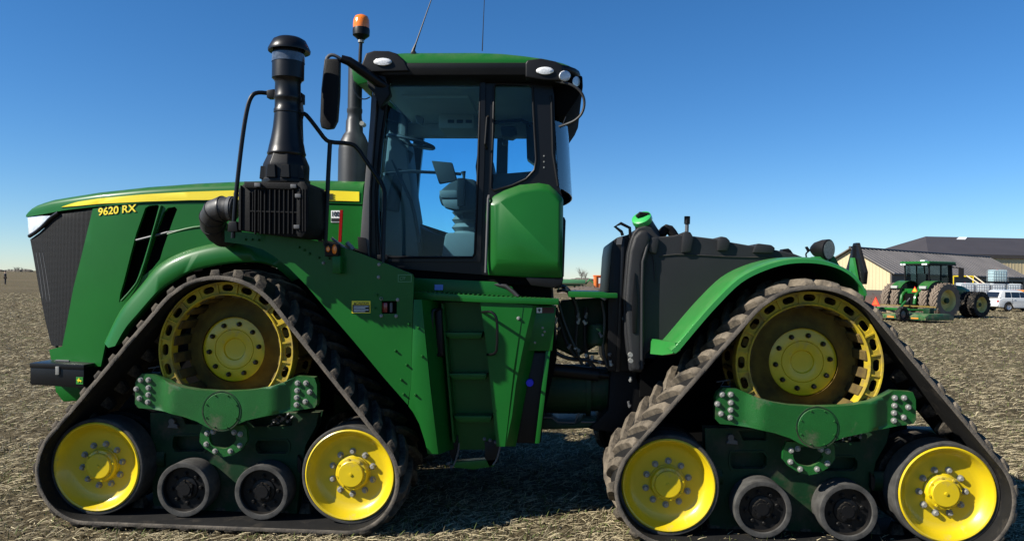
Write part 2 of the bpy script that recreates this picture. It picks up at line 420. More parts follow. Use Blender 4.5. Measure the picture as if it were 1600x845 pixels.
opening = LX([c8(p) for p in ((300,277),(420,277),(420,318),(318,318))], .36)
opening2 = LX([c8(p) for p in ((610,280),(840,275),(835,325),(650,330))], .36)
FRM = MB().plate(fr_o, [sl1, sl2, hole1, opening, opening2], .34, .40).mesh('carrier_frame', .004, 1, 30)
FRM2 = MB().plate(fr_o, (), .43, .45).mesh('frame_back')
SLOTRIM = []
for hl in (sl1, sl2):
    cx = sum(p[0] for p in hl)/len(hl); cz = sum(p[1] for p in hl)/len(hl)
    big = [(cx+(x-cx)*1.10, cz+(z-cz)*1.22) for x, z in hl]; SLOTRIM.append(MB().plate(big, [hl], .331, .343).mesh('slot_rim'))
lug_eye = LX([c8(p) for p in ((228,335),(238,318),(233,305),(240,292),(255,290),(265,300),(262,315),(278,320),(280,340))], .33)
EYE = MB().prism(lug_eye, .31, .345).mesh('eye_casting', .004, 1)
clip = MB().tube([(x, .2, z) for x, z in LX([c8(p) for p in ((130,48),(190,38),(190,68),(148,68),(165,42))], .2)], .005, 6).mesh('wire_clip')
misc = MB()
for px, py, r in ((745, 300, 9), (765, 312, 7), (790, 292, 10), (812, 305, 8), (735, 318, 6)):
    c = LX([c8((px, py))], .3)[0]; misc.lathe([(.001, .29), (r/700., .29), (r/700., .35), (.001, .35)], (c[0], 0, c[1]), n=8)
    misc.tube([(c[0], .32, c[1]), (c[0]+.03, .33, c[1]+.03), (c[0]+.06, .36, c[1]+.01)], .008, 6)
MISC = misc.mesh('valve_cluster')
stay = MB().prism(LX([c8(p) for p in ((860,470),(880,500),(878,540),(868,560),(858,540))], .3), .3, .33).mesh('stay', .003, 1)
ARM1 = MB().tube([(-IX, .385, IZ), (-.55, .385, .42)], .075, 14).tube([(IX, .385, IZ), (.55, .385, .42)], .075, 14)
ARM1.tube([(-IX, .12+.1, IZ), (-IX, .62, IZ)], .06, 14).tube([(IX, .22, IZ), (IX, .62, IZ)], .06, 14)
ARM1.tube([(-RX, .19, RZ), (-RX, .6, RZ)], .05, 12).tube([(RX, .19, RZ), (RX, .6, RZ)], .05, 12)
ARM1.box(-RX-.06, RX+.06, .36, .41, .2, .34)
ARM1 = ARM1.mesh('axle_arms')
AXLE = MB().lathe([(.001, .40), (.17, .40), (.17, .62), (.22, .64), (.22, .78), (.16, .82), (.16, 1.3), (.001, 1.3)], (0, 0, 0), n=32).mesh('axle')

rb6, rb9, rb8 = bolt_mesh(.018, .030), bolt_mesh(.0155, .022), bolt_mesh(.0135, .02, 6, M_blk)
nutm = MB().lathe([(.001, -.03), (.010, -.03), (.017, -.02), (.02, 0), (.02, .004), (.026, .005), (.026, .012)], n=12).mesh('nut')
pip = MB().lathe([(.001, -.008), (.005, -.008), (.006, .004)], n=8).mesh('screw')
def place(name, me, m, o, x, z=0., y=0., flip=False):
    return link(name, me, m, TR, (o+x, y, z))
M_dustrub = mat('dusty_tyre_rubber', (.075,.072,.066), .85, var=.6, vscale=10, bump=.2, bscale=70, c2=(.028,.027,.025), spec=.25)
M_web = mat('shaded_drum_web', (.15,.105,.03), .85, var=.5, vscale=8, bump=.3, bscale=40, c2=(.06,.042,.02), spec=.15)  # webs coloured darker to stand for shade where the sun catches them
M_drum = mat('muddy_drum', (.26,.18,.035), .8, var=.6, vscale=6, bump=.3, bscale=40, c2=(.11,.072,.025), spec=.2)
DS = (.98, 1, .98)
def track_unit(o):
    bt = place('track_belt', BELT, M_beltedge, o, 0)
    for l in LUGS:
        q_ = sub('lug', l, M_mud, bt)
        if o == XF: q_.material_slots[0].link = 'OBJECT'; q_.material_slots[0].material = M_mud_shade  # front lugs take the mud colour with the shade painted in
    for k in range(NL):
        s = PL*(k+.25)/NL; p = on_belt(s); q = on_belt(s+.01)-on_belt(s-.01)
        sub('guide_block', guide_m, M_rub, bt, (p[0], BW/2, p[1]), (0, math.atan2(-q[1], q[0]), 0))
    for sx in (-1, 1):
        w = place('idler_wheel', dish, M_yel, o, sx*IX, IZ)
        sub('tyre', tyre, M_dustrub, w); sub('hub', hub, M_yel, w)
        ph = random.uniform(0, .5)
        for k in range(10):
            a = k*2*math.pi/10+ph; sub('bolt', rb6, M_steel, w, (.160*math.cos(a), .209, .160*math.sin(a)))
        place('idler_wheel', twin, M_rub, o, sx*IX, IZ)
        w = place('mid_roller', rtyre, M_dustrub, o, sx*RX, RZ)
        sub('disc', rface, M_blk, w); sub('hub', rcap, M_blk_mat, w)
        ph = random.uniform(0, .5)
        for k in range(8):
            a = k*2*math.pi/8+ph; sub('bolt', rb8, M_blk, w, (.112*math.cos(a), .192, .112*math.sin(a)))
        place('mid_roller', rtwin, M_rub, o, sx*RX, RZ)
    w = place('drive_wheel', dring, M_yel_dusty, o, .01, DZ); w.scale = DS
    sub('drum_cone', dwin, M_drum, w); [sub('drum_web', q_, M_web, w) for q_ in DBARS]; sub('inner_ring', dback, M_drum, w); sub('drive_bars', dbars, M_drum, w)
    h = sub('hub_plate', dhub, M_yel, w)
    for k in range(10):
        a = k*2*math.pi/10+.12; sub('nut', nutm, M_nut, w, (.201*math.cos(a), .281, .201*math.sin(a)))
    b = place('walking_beam', BEAM, M_green_cast, o, 0)
    c = sub('pivot_cap', CAPM, M_green_cast, b, (cap_c[0], 0, cap_c[1])); sub('groove_ring', groove, M_green_dk, b, (cap_c[0], .003, cap_c[1]))
    for k in range(8):
        a = k*math.pi/4+math.pi/8; sub('screw', pip, M_green_cast, b, (cap_c[0]+.122*math.cos(a), .014, cap_c[1]+.125*math.sin(a)))
    for x, z in bolts_l+bolts_r: sub('bolt', rb9, M_steel, b, (x, .02+beam_y(x, z), z))
    q = place('lower_bracket', OCT, M_green_cast, o, 0)
    for x, z in oct_b: sub('bolt', rb9, M_steel, q, (x, .115, z))
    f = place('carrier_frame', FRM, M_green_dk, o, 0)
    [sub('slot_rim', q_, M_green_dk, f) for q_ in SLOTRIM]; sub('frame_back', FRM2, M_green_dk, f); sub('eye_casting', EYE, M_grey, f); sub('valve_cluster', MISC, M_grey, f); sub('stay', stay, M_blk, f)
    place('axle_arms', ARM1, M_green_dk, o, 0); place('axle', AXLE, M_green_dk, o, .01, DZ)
    place('wire_clip', clip, M_grey, o, 0)
    # the far side
    def far(name, me, m, x, z=0.): return link(name, me, m, TR, (o+x, WID, z), scale=(1, -1, 1))
    fb = far('track_belt', BELT, M_beltedge, 0); sub('lug_rows', FARLUG, M_mud, fb)
    for sx in (-1, 1):
        far('idler_wheel', dish, M_yel, sx*IX, IZ); far('idler_wheel', twin, M_rub, sx*IX, IZ); far('mid_roller', rtyre, M_rub, sx*RX, RZ); far('mid_roller', rtwin, M_rub, sx*RX, RZ)
    far('drive_wheel', dring, M_yel_dusty, .01, DZ); far('hub_plate', dhub, M_yel, .01, DZ); far('axle', AXLE, M_green_dk, .01, DZ)
    far('carrier_frame', FRM2, M_green_dk, 0); far('axle_arms', ARM1, M_green_dk, 0); far('walking_beam', BEAM, M_green_cast, 0)
track_unit(XF); track_unit(XR)
# ================================================================== hood, fenders, air cleaner, steps
def part(name, mb, m, parent=None, bevel=0., seg=2, angle=32):
    return link(name, mb.mesh(name, bevel, seg, angle), m, parent or TR)
def T3(pts): return [at(*p) for p in pts]
YH = .90                                             # hood side
def interp(x, tab):
    return float(np.interp(x, [t[0] for t in tab], [t[1] for t in tab]))
top = [(41,336),(46,327),(55,321),(75,313),(100,308.5),(150,300),(220,292),(300,286),(365,283),(440,281),(500,281),(566,283)]
bot = [(41,339),(60,336),(97,329),(145,323),(228,317),(300,314.5),(365,314),(440,315),(566,319)]
hw = [(41,.30),(55,.37),(75,.43),(100,.48),(150,.545),(220,.585),(300,.6),(566,.6)]
def nose_in(px): return .30*(max(0., 300-max(px, 30))/259)**3.2
rings = []
for px in (41,44,48,55,65,80,100,125,150,185,220,260,300,365,440,500,566):
    w_ = .6-nose_in(px); Y = 1.49-w_
    zb = at(px, interp(px, bot), Y).z; zt = at(px, interp(px, top), Y+.06).z+.012; X = at(px, 320, Y).x
    h = max(zt-zb, .004); ring = []
    half = [(1.0, 0), (1.0, .3), (.995, .55), (.985, .66), (.955, .78), (.90, .88), (.8, .95), (.55, .99), (.2, 1.0)]
    for a, b in half: ring.append((X, 1.49-w_*a, zb+h*b))
    for a, b in half[::-1]: ring.append((X, 1.49+w_*a, zb+h*b))
    rings.append(ring)
hoodcap = part('hood', MB().loft(rings), M_green, angle=38)
# inverse map X -> px at hood side for the bending of the nose
hx = [(at(px, 320, YH+nose_in(px)).x, px) for px in range(0, 620, 5)]
def SN(pts): return [(lambda v: (v.x, v.z))(at(a, b, YH+nose_in(a))) for a, b in pts]
def hood_bend(x, z):
    px = interp(x, hx); return nose_in(px)
side_o = [(145,326),(228,318.5),(300,316),(365,315.5),(440,316.5),(566,320.5),(566,372),(560,390),(350,402),(326,388),(284,398),(248,418),(220,450),(188,489),(165,537),(158,572),(120,577),(82,566),(78,546),(98,541),(106,500),(115,450),(127,402)]
v1 = [(227,325),(233,321.5),(246,320),(248.5,322),(241,350),(234,375),(224,408),(213,440),(205,452),(186,473),(188,458),(193,442),(203,402),(213,364)]
v2 = [(255,333),(262,325),(273,323),(277,327),(270,345),(262,368),(255,388),(250,405),(238,420),(223,432),(228,412),(234,392),(245,360)]
sp = MB().plate(SN(side_o), [SN(v1), SN(v2)], YH, YH+.03, grid=.07, yf=hood_bend)
spn = part('side_panel', sp, M_green, angle=30)
msh = sp.mesh('side_panel', 0, angle=30)
o = link('side_panel', msh, M_green, TR, (0, 2.98, 0), scale=(1, -1, 1))
part('vent_bar', MB().tube(T3([(213,375.5,.915),(262,363,.915)]), .011, 8).tube(T3([(262,363,.906),(300,357,.906),(322,353,.906)]), .009, 8), M_grey)
part('vent_divider', MB().tube(T3([(252,321,.895),(240,362,.893),(229,402,.893),(217,438,.893),(204,455,.893),(190,470,.893)]), .011, 8, 1), M_green)
part('panel_crease', MB().tube(T3([(262,366,.91),(285,359,.905),(310,354,.902),(345,352,.9),(380,352,.9)]), .012, 8, 1), M_green)
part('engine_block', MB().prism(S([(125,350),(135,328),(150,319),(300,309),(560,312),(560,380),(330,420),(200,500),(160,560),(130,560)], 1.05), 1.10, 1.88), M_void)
# grille, lamp and trim of the nose
gr_o = [(86,335),(145,326.5),(127,402),(115,450),(106,500),(98,540),(80,540),(70,500),(60,450),(51,400),(46,374),(60,364),(75,350)]
m_gr = bpy.data.materials.new('perforated_grille'); m_gr.use_nodes = True
t = m_gr.node_tree; N = t.nodes; L = t.links; b_ = N['Principled BSDF']; b_.inputs['Roughness'].default_value = .6; b_.inputs['Specular IOR Level'].default_value = .15
tc = N.new('ShaderNodeTexCoord'); vo = N.new('ShaderNodeTexVoronoi'); vo.inputs['Scale'].default_value = 95; vo.inputs['Randomness'].default_value = 0.
L.new(tc.outputs['Object'], vo.inputs['Vector']); mr = N.new('ShaderNodeMapRange'); mr.inputs[1].default_value = .35; mr.inputs[2].default_value = .5; L.new(vo.outputs[0], mr.inputs[0])
mx = N.new('ShaderNodeMix'); mx.data_type = 'RGBA'; L.new(mr.outputs[0], mx.inputs[0]); mx.inputs[6].default_value = (.004,.004,.004,1); mx.inputs[7].default_value = (.011,.0115,.0125,1); L.new(mx.outputs[2], b_.inputs['Base Color'])
bp = N.new('ShaderNodeBump'); bp.inputs['Strength'].default_value = .6; bp.inputs['Distance'].default_value = .004; L.new(mr.outputs[0], bp.inputs['Height']); L.new(bp.outputs[0], b_.inputs['Normal'])
gm = MB().plate(SN(gr_o), (), YH+.012, YH+.03, grid=.06, yf=hood_bend).mesh('grille')
gro = link('grille', gm, m_gr, TR); link('grille', gm, m_gr, TR, (0, 2.98, 0), scale=(1, -1, 1))
for dx in (0, 5, 10):                                 # vertical stiffening ribs behind the mesh
    pts = [(57+dx, 395), (62+dx, 425), (68+dx*1.05, 470), (78+dx, 530)]
    link('grille_rib', MB().tube([at(a, b, YH+.012+nose_in(a)) for a, b in pts], .004, 6).mesh('grille_rib'), M_grey, gro)
nose_x = at(46, 372, YH).x
front = MB()
fz = [(at(41, 338, 1.2).z, .30, at(42,338,1.19).x), (at(46,374,1.19).z, .30, at(46,374,1.19).x), (at(60,450,1.15).z, .34, at(60,450,1.17).x), (at(80,540,1.1).z, .40, at(80,540,1.1).x)]
rings = [[(x+.04+.10*(abs(u)**2.2), 1.49+u*(wf-.02), z) for u in np.linspace(-1, 1, 13)] for z, wf, x in fz]
rings = [r+[(p[0]+.1, p[1], p[2]) for p in r[::-1]] for r in rings]
part('nose_grille', front.loft(rings), m_gr)
part('grille_trim', MB().tube([at(a, b, YH+.0+nose_in(a)) for a, b in ((92,332),(80,340),(68,353),(56,363),(46,369))], .018, 8, 1), M_blk_satin)
part('headlight', MB().plate(SN([(43,338),(79,337),(70,349),(60,358),(45,367)]), (), YH+.0, YH+.05, grid=.05, yf=hood_bend), mat('headlight_glass', (.70,.74,.78), .08, var=.4, vscale=14, coat=1., bump=.15, bscale=25), bevel=.006)
part('hook', MB().tube(T3([(84,527,1.1),(88,531,1.08),(91,537,1.08),(88,542,1.08)]), .014, 8), M_blk)
# lower nose and front frame
part('front_bracket', MB().prism(S([(84,596),(150,596),(140,625),(98,628),(86,612)], 1.1), 1.1, 1.9), M_green, bevel=.02)
part('front_frame', MB().prism(S([(95,560),(330,560),(330,650),(130,640)], 1.0), 1.05, 1.93), M_green_dk, bevel=.02)
# yellow stripe, lettering
stripe = [(97,324),(110,319.5),(124,315.5),(158,310.3),(228,304),(300,300),(361,298),(440,297),(500,297.5),(562,300),(562,315),(500,313.5),(440,313),(361,312.5),(300,313),(228,315.3),(158,318.7),(124,322)]
def on_hood(x, z): return nose_in(interp(x, hx))
part('stripe', MB().plate(SN(stripe), (), YH-.018, YH-.011, grid=.05, yf=on_hood), M_decal_y)
def lettering(name, txt, x0, y0, x1, y1, h_px, Y, m, parent=None, off=0., shear=0., ext=.002):
    a, b = at(x0, y0, Y), at(x1, y1, Y); hh = at(x0, y0-h_px, Y).z-a.z; d = b-a
    me = text_mesh(txt, math.hypot(d.x, d.z), hh, ext, off, shear)
    return link(name, me, m, parent or TR, a, (0, -math.atan2(d.z, d.x), 0))
L1 = lettering('model_lettering', '9620 RX', 151.5, 338, 218, 332, 14.5, YH+.03, mat('decal_outline', (.02,.03,.01), .5), off=.05, shear=.12)
L2 = lettering('model_lettering', '9620 RX', 153, 337, 216.5, 331.3, 12, YH+.03, M_decal_y, off=.018, shear=.12)
for lo, gap in ((L1, -.003), (L2, -.006)):            # lay the letters on the curved panel
    me = lo.data; wx = WT[lo.name].x; ca_ = math.cos(lo.rotation_euler.y)
    for v_ in me.vertices: v_.co.y = YH+on_hood(wx+v_.co.x*ca_, 0)+gap-(YH+.03)+v_.co.y*.5
lettering('maker_lettering', 'JOHN DEERE', 361, 311.5, 521, 313.3, 10.5, YH-.024, M_black, off=.02)
# sticker, reflector and lamps by the cab
st = part('sticker', MB().prism(S([(517.5,329),(531,329),(531,347.5),(517.5,347.5)], YH), YH-.006, YH+.001), M_white)
lettering('sticker_print', '100', 519, 338, 530, 338, 7.5, YH-.008, M_black, st)
part('sticker_band', MB().prism(S([(518,341),(530.5,341),(530.5,346),(518,346)], YH), YH-.009, YH-.005), M_black, st)
# front arch over the track
arch_o = [(163,535),(188,485),(220,446),(248,414),(284,394),(326,382),(352,379.5),(400,380),(440,392),(475,420)]
arch_i = [(181,540),(196,515),(213,495),(248,456),(275,437),(302,423),(355,412),(400,410),(430,418),(455,440)]
oo = [at(a, b, .90) for a, b in arch_o]; om = [at(a+6, b+8, .80) for a, b in arch_o]; ii = [at(a, b, .78) for a, b in arch_i]
def catm(P, k=4):
    out = []
    for i in range(len(P)-1):
        p0, p1, p2, p3 = P[max(i-1,0)], P[i], P[i+1], P[min(i+2,len(P)-1)]
        for j in range(k):
            t_ = j/k; out.append(.5*((2*p1)+(p2-p0)*t_+(2*p0-5*p1+4*p2-p3)*t_*t_+(3*p1-p0-3*p2+p3)*t_**3))
    return out+[P[-1]]
oo, om, ii = catm(oo), catm(om), catm(ii)
n = min(len(oo), len(om), len(ii))
rings = [[tuple(oo[i]+Vector((0,.06,0))), tuple(oo[i]), tuple(oo[i]*.5+om[i]*.5+Vector((0,-.02,.012))), tuple(om[i]), tuple(om[i]*.12+ii[i]*.88), tuple(ii[i]+Vector((0,.015,0))), tuple(ii[i]+Vector((0,.12,.02)))] for i in range(n)]
part('front_fender_arch', MB().loft(rings), M_green, angle=50)
link('front_fender_arch', MB().loft(rings).mesh('front_fender_arch', angle=50), M_green, TR, (0, 2.98, 0), scale=(1,-1,1))
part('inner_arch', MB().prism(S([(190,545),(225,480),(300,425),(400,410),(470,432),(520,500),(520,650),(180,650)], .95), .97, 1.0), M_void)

# ---- big fender plate ahead of the steps
YP = .24
pl = [(351,360),(400,364.5),(470,371),(506,379),(534,386),(566,397),(645,428.5),(646.5,433),(645,480),(642,600),(637,632),(600,590),(552,532),(520,495),(478,445),(450,417),(428,400),(411,390),(385,382.5),(351,378)]
win = [(596,470),(620,470),(620,490),(596,490)]
PLT = part('fender_plate', MB().plate(S(pl, YP), [S(win, YP)], YP, YP+.03), M_green, angle=20)
link('fender_plate', MB().plate(S(pl, YP), (), YP, YP+.03).mesh('fender_plate', angle=20), M_green, TR, (0, 2.98, 0), scale=(1,-1,1))
c4 = lambda p: (300+p[0]/4.695, 220+p[1]/4.695)
c6 = lambda p: (470+p[0]/4.695, 300+p[1]/4.695)
c5 = lambda p: (320+p[0]/1.9, 400+p[1]/1.9)
bl = [c4(p) for p in ((393,724),(441,724),(489,727),(787,780),(826,800),(863,829))]+[c6(p) for p in ((25,425),(63,450),(132,481),(207,487))]+[c5(p) for p in ((511,115),(524,126),(505,154),(606,201),(566,280),(599,322),(583,366),(590,409))]
bolts(S(bl, YP), YP, PLT, M_green, .008, .020)
bw = [c6(p) for p in ((167,520),(574,532),(570,624),(590,782),(710,790))]+[c5(p) for p in ((524,177),(568,178))]
bolts(S(bw, YP), YP, PLT, M_steel, .010, .016)
box_in = part('lamp_recess', MB().prism(S([(596,470),(620,470),(620,490),(596,490)], YP+.03), YP+.06, YP+.07), M_void, PLT)
part('reflector', MB().prism(S([(597,473),(605,473),(605,488),(597,488)], YP+.03), YP+.03, YP+.05), M_red, PLT, .003)
part('reflector', MB().prism(S([(609,473),(613,473),(613,488),(609,488)], YP+.03), YP+.03, YP+.05), M_grey, PLT, .003)
lb = part('caution_label', MB().prism(S([(550,470),(579,470),(579,489),(550,489)], YP), YP-.004, YP+.001), M_black, PLT)
part('label_head', MB().prism(S([(550.8,470.8),(578.2,470.8),(578.2,476),(550.8,476)], YP), YP-.007, YP-.003), M_decal_y, PLT)
part('label_rim', MB().plate(S([(550,470),(579,470),(579,489),(550,489)], YP), [S([(551,471),(578,471),(578,488),(551,488)], YP)], YP-.006, YP-.003), M_decal_y, PLT)
lettering('label_print', 'CAUTION', 557, 475.3, 576, 475.3, 3.6, YP-.009, M_black, PLT)
tri = part('warning_mark', MB().prism(S([(553,475.3),(555,471.6),(557,475.3)], YP), YP-.009, YP-.006), M_black, PLT)
for k in range(4): part('label_line', MB().prism(S([(553,478.2+k*2.6),(576-(k%2)*5,478.2+k*2.6),(576-(k%2)*5,479.2+k*2.6),(553,479.2+k*2.6)], YP), YP-.006, YP-.003), M_white, PLT)
rim = S([(622,429),(643,429),(643,440.5),(622,440.5)], YP); rin = S([(622.7,429.7),(642.3,429.7),(642.3,439.8),(622.7,439.8)], YP)
part('stamped_mark', MB().plate(rim, [rin], YP-.003, YP+.001), mat('pale_green_mark', (.10,.28,.13), .5), PLT)
lettering('stamped_mark', 'CTF', 625, 437.5, 634, 437, 5, YP-.003, MATS['pale_green_mark'], PLT, shear=.3)
# indicator lamps on their post, red strip
part('lamp_bracket', MB().prism(S([(519,400),(532,400),(532,427),(519,427)], .15), .15, .245), M_green, bevel=.006)
lp = part('indicator_lamp', MB().prism(S([(506,379),(528,381),(528,400),(507,401)], .14), .14, .22), M_blk, bevel=.01)
for cx, cy, rx_, ry_ in ((512.5, 389, 3.6, 5), (522.5, 389.5, 4, 8)):
    part('amber_lens', MB().loft([[tuple(at(cx+rx_*k*math.cos(a), cy+ry_*k*math.sin(a), y)) for a in np.linspace(0, 2*math.pi, 16, endpoint=False)] for k, y in ((1, .145), (.95, .13), (.6, .122))]), M_amber, lp)
part('red_reflector_post', MB().prism(S([(531,328),(535.5,328),(533,378),(528.5,378)], .55), .55, .57), M_red)
part('support_strut', MB().tube(T3([(518,372,.5),(545,392,.5)]), .012, 8).tube(T3([(542,379,.5),(552,390,.5)]), .02, 8), M_steel)
# ---- air cleaner
YA = -.13
ac = part('air_cleaner', MB().prism(S([(372,296),(380,287),(468,287),(474,290),(477,294),(480,300),(480,362),(474,371),(440,369),(372,360)], YA), YA, YA+.40), M_blk_mat, bevel=.012)
xs_ = [400,409,415,423,431,438,445,452,459,466]
for x in xs_: part('rib', MB().prism(S([(x-1.2,297),(x+1.2,297),(x+.8,366),(x-1.6,366)], YA), YA-.018, YA+.004), M_blk_mat, ac, .003, 1)
for x, y0_, y1_ in ((391,300,361),(396,300,362),(405,297,362),(377,290,360)): part('rib', MB().prism(S([(x-.9,y0_),(x+.9,y0_),(x+.4,y1_),(x-1.4,y1_)], YA), YA-.012, YA+.004), M_blk_mat, ac, .002, 1)
for y in (330,): part('rib', MB().prism(S([(392,y-1),(468,y+1),(468,y+3),(392,y+1)], YA), YA-.015, YA+.004), M_blk_mat, ac)
part('lid', MB().prism(S([(383,284),(476,286),(476,294),(470,297),(384,294)], YA), YA-.022, YA+.42), M_blk_mat, ac, .006)
part('end_cover', MB().prism(S([(466,288),(470,284),(478,285),(483,292),(484,350),(480,364),(474,372),(466,370)], YA), YA-.03, YA+.43), M_blk_mat, ac, .02)
for cx, cy in ((468,307),(466,355),(405,290),(461,292)):
    part('latch', MB().prism(S([(cx-4,cy-3),(cx+5,cy-3),(cx+5,cy+3),(cx-4,cy+3)], YA), YA-.045, YA-.02), M_grey if cx < 470 else M_blk, ac, .004)
for x in (471, 475.5, 479.5): part('rib', MB().prism(S([(x-.8,296),(x+.8,296),(x+.8,362),(x-.8,362)], YA), YA-.038, YA-.02), M_blk_mat, ac)
# stack
SC = at(447, 290, .08); sx, sy = SC.x, .08
pxm = 1200/((SC-cC).dot(cF))
def zz(py): return at(446, py, sy).z
st = MB().lathe([(.001, zz(60.5)), (19/pxm, zz(61)), (25/pxm, zz(64.5)), (29/pxm, zz(72)), (32.5/pxm, zz(79)), (32/pxm, zz(82)), (28/pxm, zz(80)), (24/pxm, zz(79))], (sx+.006, sy, 0), 'Z', 44)
stack = link('intake_stack', MB().lathe([(.001, zz(80)), (23.5/pxm, zz(80)), (24.5/pxm, zz(99)), (24.5/pxm, zz(124)), (21/pxm, zz(127)), (19.5/pxm, zz(131)), (20/pxm, zz(150)), (20.8/pxm, zz(152)), (20.8/pxm, zz(156)), (19.5/pxm, zz(158)), (19.5/pxm, zz(170)), (20.8/pxm, zz(172)), (20.8/pxm, zz(177)), (19.8/pxm, zz(178)), (20.3/pxm, zz(186)), (21.5/pxm, zz(200)), (24/pxm, zz(216)), (27/pxm, zz(230)), (28.5/pxm, zz(238)), (29.5/pxm, zz(240)), (29.5/pxm, zz(242)), (28/pxm, zz(244)), (.001, zz(244))], (sx, sy, 0), 'Z', 44).mesh('intake_stack', angle=40), M_blk_satin, TR)
part('rain_cap', st, M_blk_satin, stack, angle=40)
part('precleaner_window', MB().lathe([(25/pxm, zz(86)), (25.2/pxm, zz(99))], (sx, sy, 0), 'Z', 44), mat('smoked_plastic', (.10,.12,.15), .15, coat=.6, var=.6, vscale=30), stack)
part('stack_foot', MB().lathe([(28/pxm, zz(242)), (31/pxm, zz(249)), (35/pxm, zz(258)), (35.5/pxm, zz(262)), (35/pxm, zz(280)), (37/pxm, zz(282)), (37/pxm, zz(288)), (.001, zz(288))], (sx, sy, 0), 'Z', 8, math.pi/8), M_blk, stack, .008, 2, 30)
for a in (-1.9, -1.2, -.5, -2.7):
    part('foot_tab', MB().prism([(sx+.15*math.cos(a)-.035, zz(282)), (sx+.15*math.cos(a)+.035, zz(282)), (sx+.15*math.cos(a)+.028, zz(262)), (sx+.15*math.cos(a)-.028, zz(262))], sy+.175*math.sin(a)-.012, sy+.175*math.sin(a)+.02), M_blk, stack, .004, 1)
# bellows elbow
e = [at(368, 326, .12), at(352, 326, .12), at(338, 330, .14), at(332, 342, .20), at(336, 356, .30), at(346, 366, .42), at(352, 368, .6), at(356, 366, .95)]
e = catm(e, 5); rr = [.084+.006*(i % 2) if i < 6 else .091+.004*((i//2) % 2) for i in range(len(e))]
part('intake_elbow', MB().tube(e, rr, 24), mat('bellows_rubber', (.022,.022,.023), .55, bump=.1, bscale=60, updust=.15), angle=60)
for i in (6, 10, 14, 18): part('elbow_rib', MB().tube([e[min(i, len(e)-1)]-(e[min(i+1, len(e)-1)]-e[min(i, len(e)-2)]).normalized()*.006, e[min(i, len(e)-1)]+(e[min(i+1, len(e)-1)]-e[min(i, len(e)-2)]).normalized()*.006], .099, 24), M_hose)
part('elbow_clamp', MB().tube([at(364, 326, .12), at(359, 326, .12)], .094, 24), M_grey)
# hand rails round the air cleaner and the steps
part('hand_rail', MB().tube(T3([(364,372,-.04),(366,340,-.04),(369,300,-.03),(378,220,.0),(385,175,.02),(391,153,.03),(400,144,.04),(424,146.5,.08)]), .016, 10, 2), M_frame)
part('rail_clamp', MB().prism(S([(418,142),(430,140),(430,154),(418,154)], .07), .05, .12), M_blk, bevel=.006)
part('rail_foot', MB().prism(S([(358,346),(370,346),(372,362),(356,362)], -.05), -.06, .02), M_blk, bevel=.006)
part('hand_rail', MB().tube(T3([(471,222,.14),(470,200,.13),(470,183,.13),(474,177,.13),(480,181,.14),(497,203,.18),(508,218,.22),(516,222.5,.25),(545,224,.29),(557,229,.31),(575,256,.33),(590,277,.33),(599,292,.33),(601.5,305,.31),(600,350,.28),(598,412,.255)]), .0165, 10, 1), M_frame)
part('hand_rail', MB().tube(T3([(515.5,224,.25),(513,270,.25),(508,384,.25)]), .017, 10), M_frame)
part('rail_clamp', MB().prism(S([(464,146),(473,146),(473,162),(464,162)], .14), .08, .2), M_blk, bevel=.006)
part('rail_strap', MB().prism(S([(468,161),(473,161),(475,178),(468,178)], .13), .12, .135), M_steel)
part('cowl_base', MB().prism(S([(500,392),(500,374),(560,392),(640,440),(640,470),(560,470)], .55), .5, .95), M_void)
# exhaust
ES = at(553, 240, 1.15); ex, ey = ES.x, 1.15; pe = 1200/((ES-cC).dot(cF)); ze = lambda py: at(553, py, ey).z
part('exhaust_muffler', MB().lathe([(.001, ze(330)), (24/pe, ze(330)), (24/pe, ze(235)), (22.5/pe, ze(224)), (17/pe, ze(212)), (13.5/pe, ze(207)), (13/pe, ze(190)), (11.5/pe, ze(186)), (11/pe, ze(178)), (12/pe, ze(176)), (12/pe, ze(171)), (11/pe, ze(170)), (11/pe, ze(100)), (9/pe, ze(100)), (.001, ze(110))], (ex, ey, 0), 'Z', 36), mat('exhaust_steel', (.035,.036,.037), .45, .3, var=.3, vscale=8, bump=.06, bscale=50), angle=35)
part('exhaust_bolt', MB().lathe([(.001, -.06), (.02, -.06), (.02, .02)], tuple(at(568, 195, .95)), n=10), M_steel)

# ---- steps, platform
YS = .12
part('platform', MB().prism(S([(647,455.5),(768,463),(873,467),(873,476.5),(768,473),(647,468)], .45), .45, .75), M_green, bevel=.006)
for i in range(30):
    a = at(650+i*7.4, 455+i*.42, .45); part('grip_tooth', MB().box(a.x-.006, a.x+.006, YS+.335, YS+.5, a.z-.01, a.z+.004), M_green)
PN = part('step_side_panel', MB().prism(S([(646.5,468),(659,468),(665,530),(672,600),(685,709),(668,709),(664,690),(655,662),(646,645),(638,634),(642,600),(645,500)], YS+.12), YS+.12, YS+.15), M_green, bevel=.003)
bolts(S([(653.8,512),(659.5,556),(649,616.5),(654,560)][:3], YS+.12), YS+.12, PN, M_green, .008, .02)
part('step_recess_wall', MB().loft([[tuple(at(659,468,YS+.125)), tuple(at(685,709,YS+.125)), tuple(at(709,700,.7)), tuple(at(690,472,.7))], [tuple(at(660.5,468,YS+.16)), tuple(at(686,709,YS+.16)), tuple(at(711,700,.71)), tuple(at(692,472,.71))]]), M_green)
part('step_back', MB().prism(S([(684,472),(756,472),(776,702),(706,702)], .7), .7, .73), M_green)
for y, x0, x1 in ((523,695,754),(587,701,761),(653,709,769)):
    part('step_tread', MB().prism(S([(x0,y-4),(x1,y-4),(x1-2,y+5.5),(x0+9,y+5.5),(x0+4,y+2)], .58), .56, .71), M_green, bevel=.006)
part('step_stringer', MB().prism(S([(690,474),(693,474),(711,690),(708,690)], .58), .56, .7), M_green)
RPY = .47
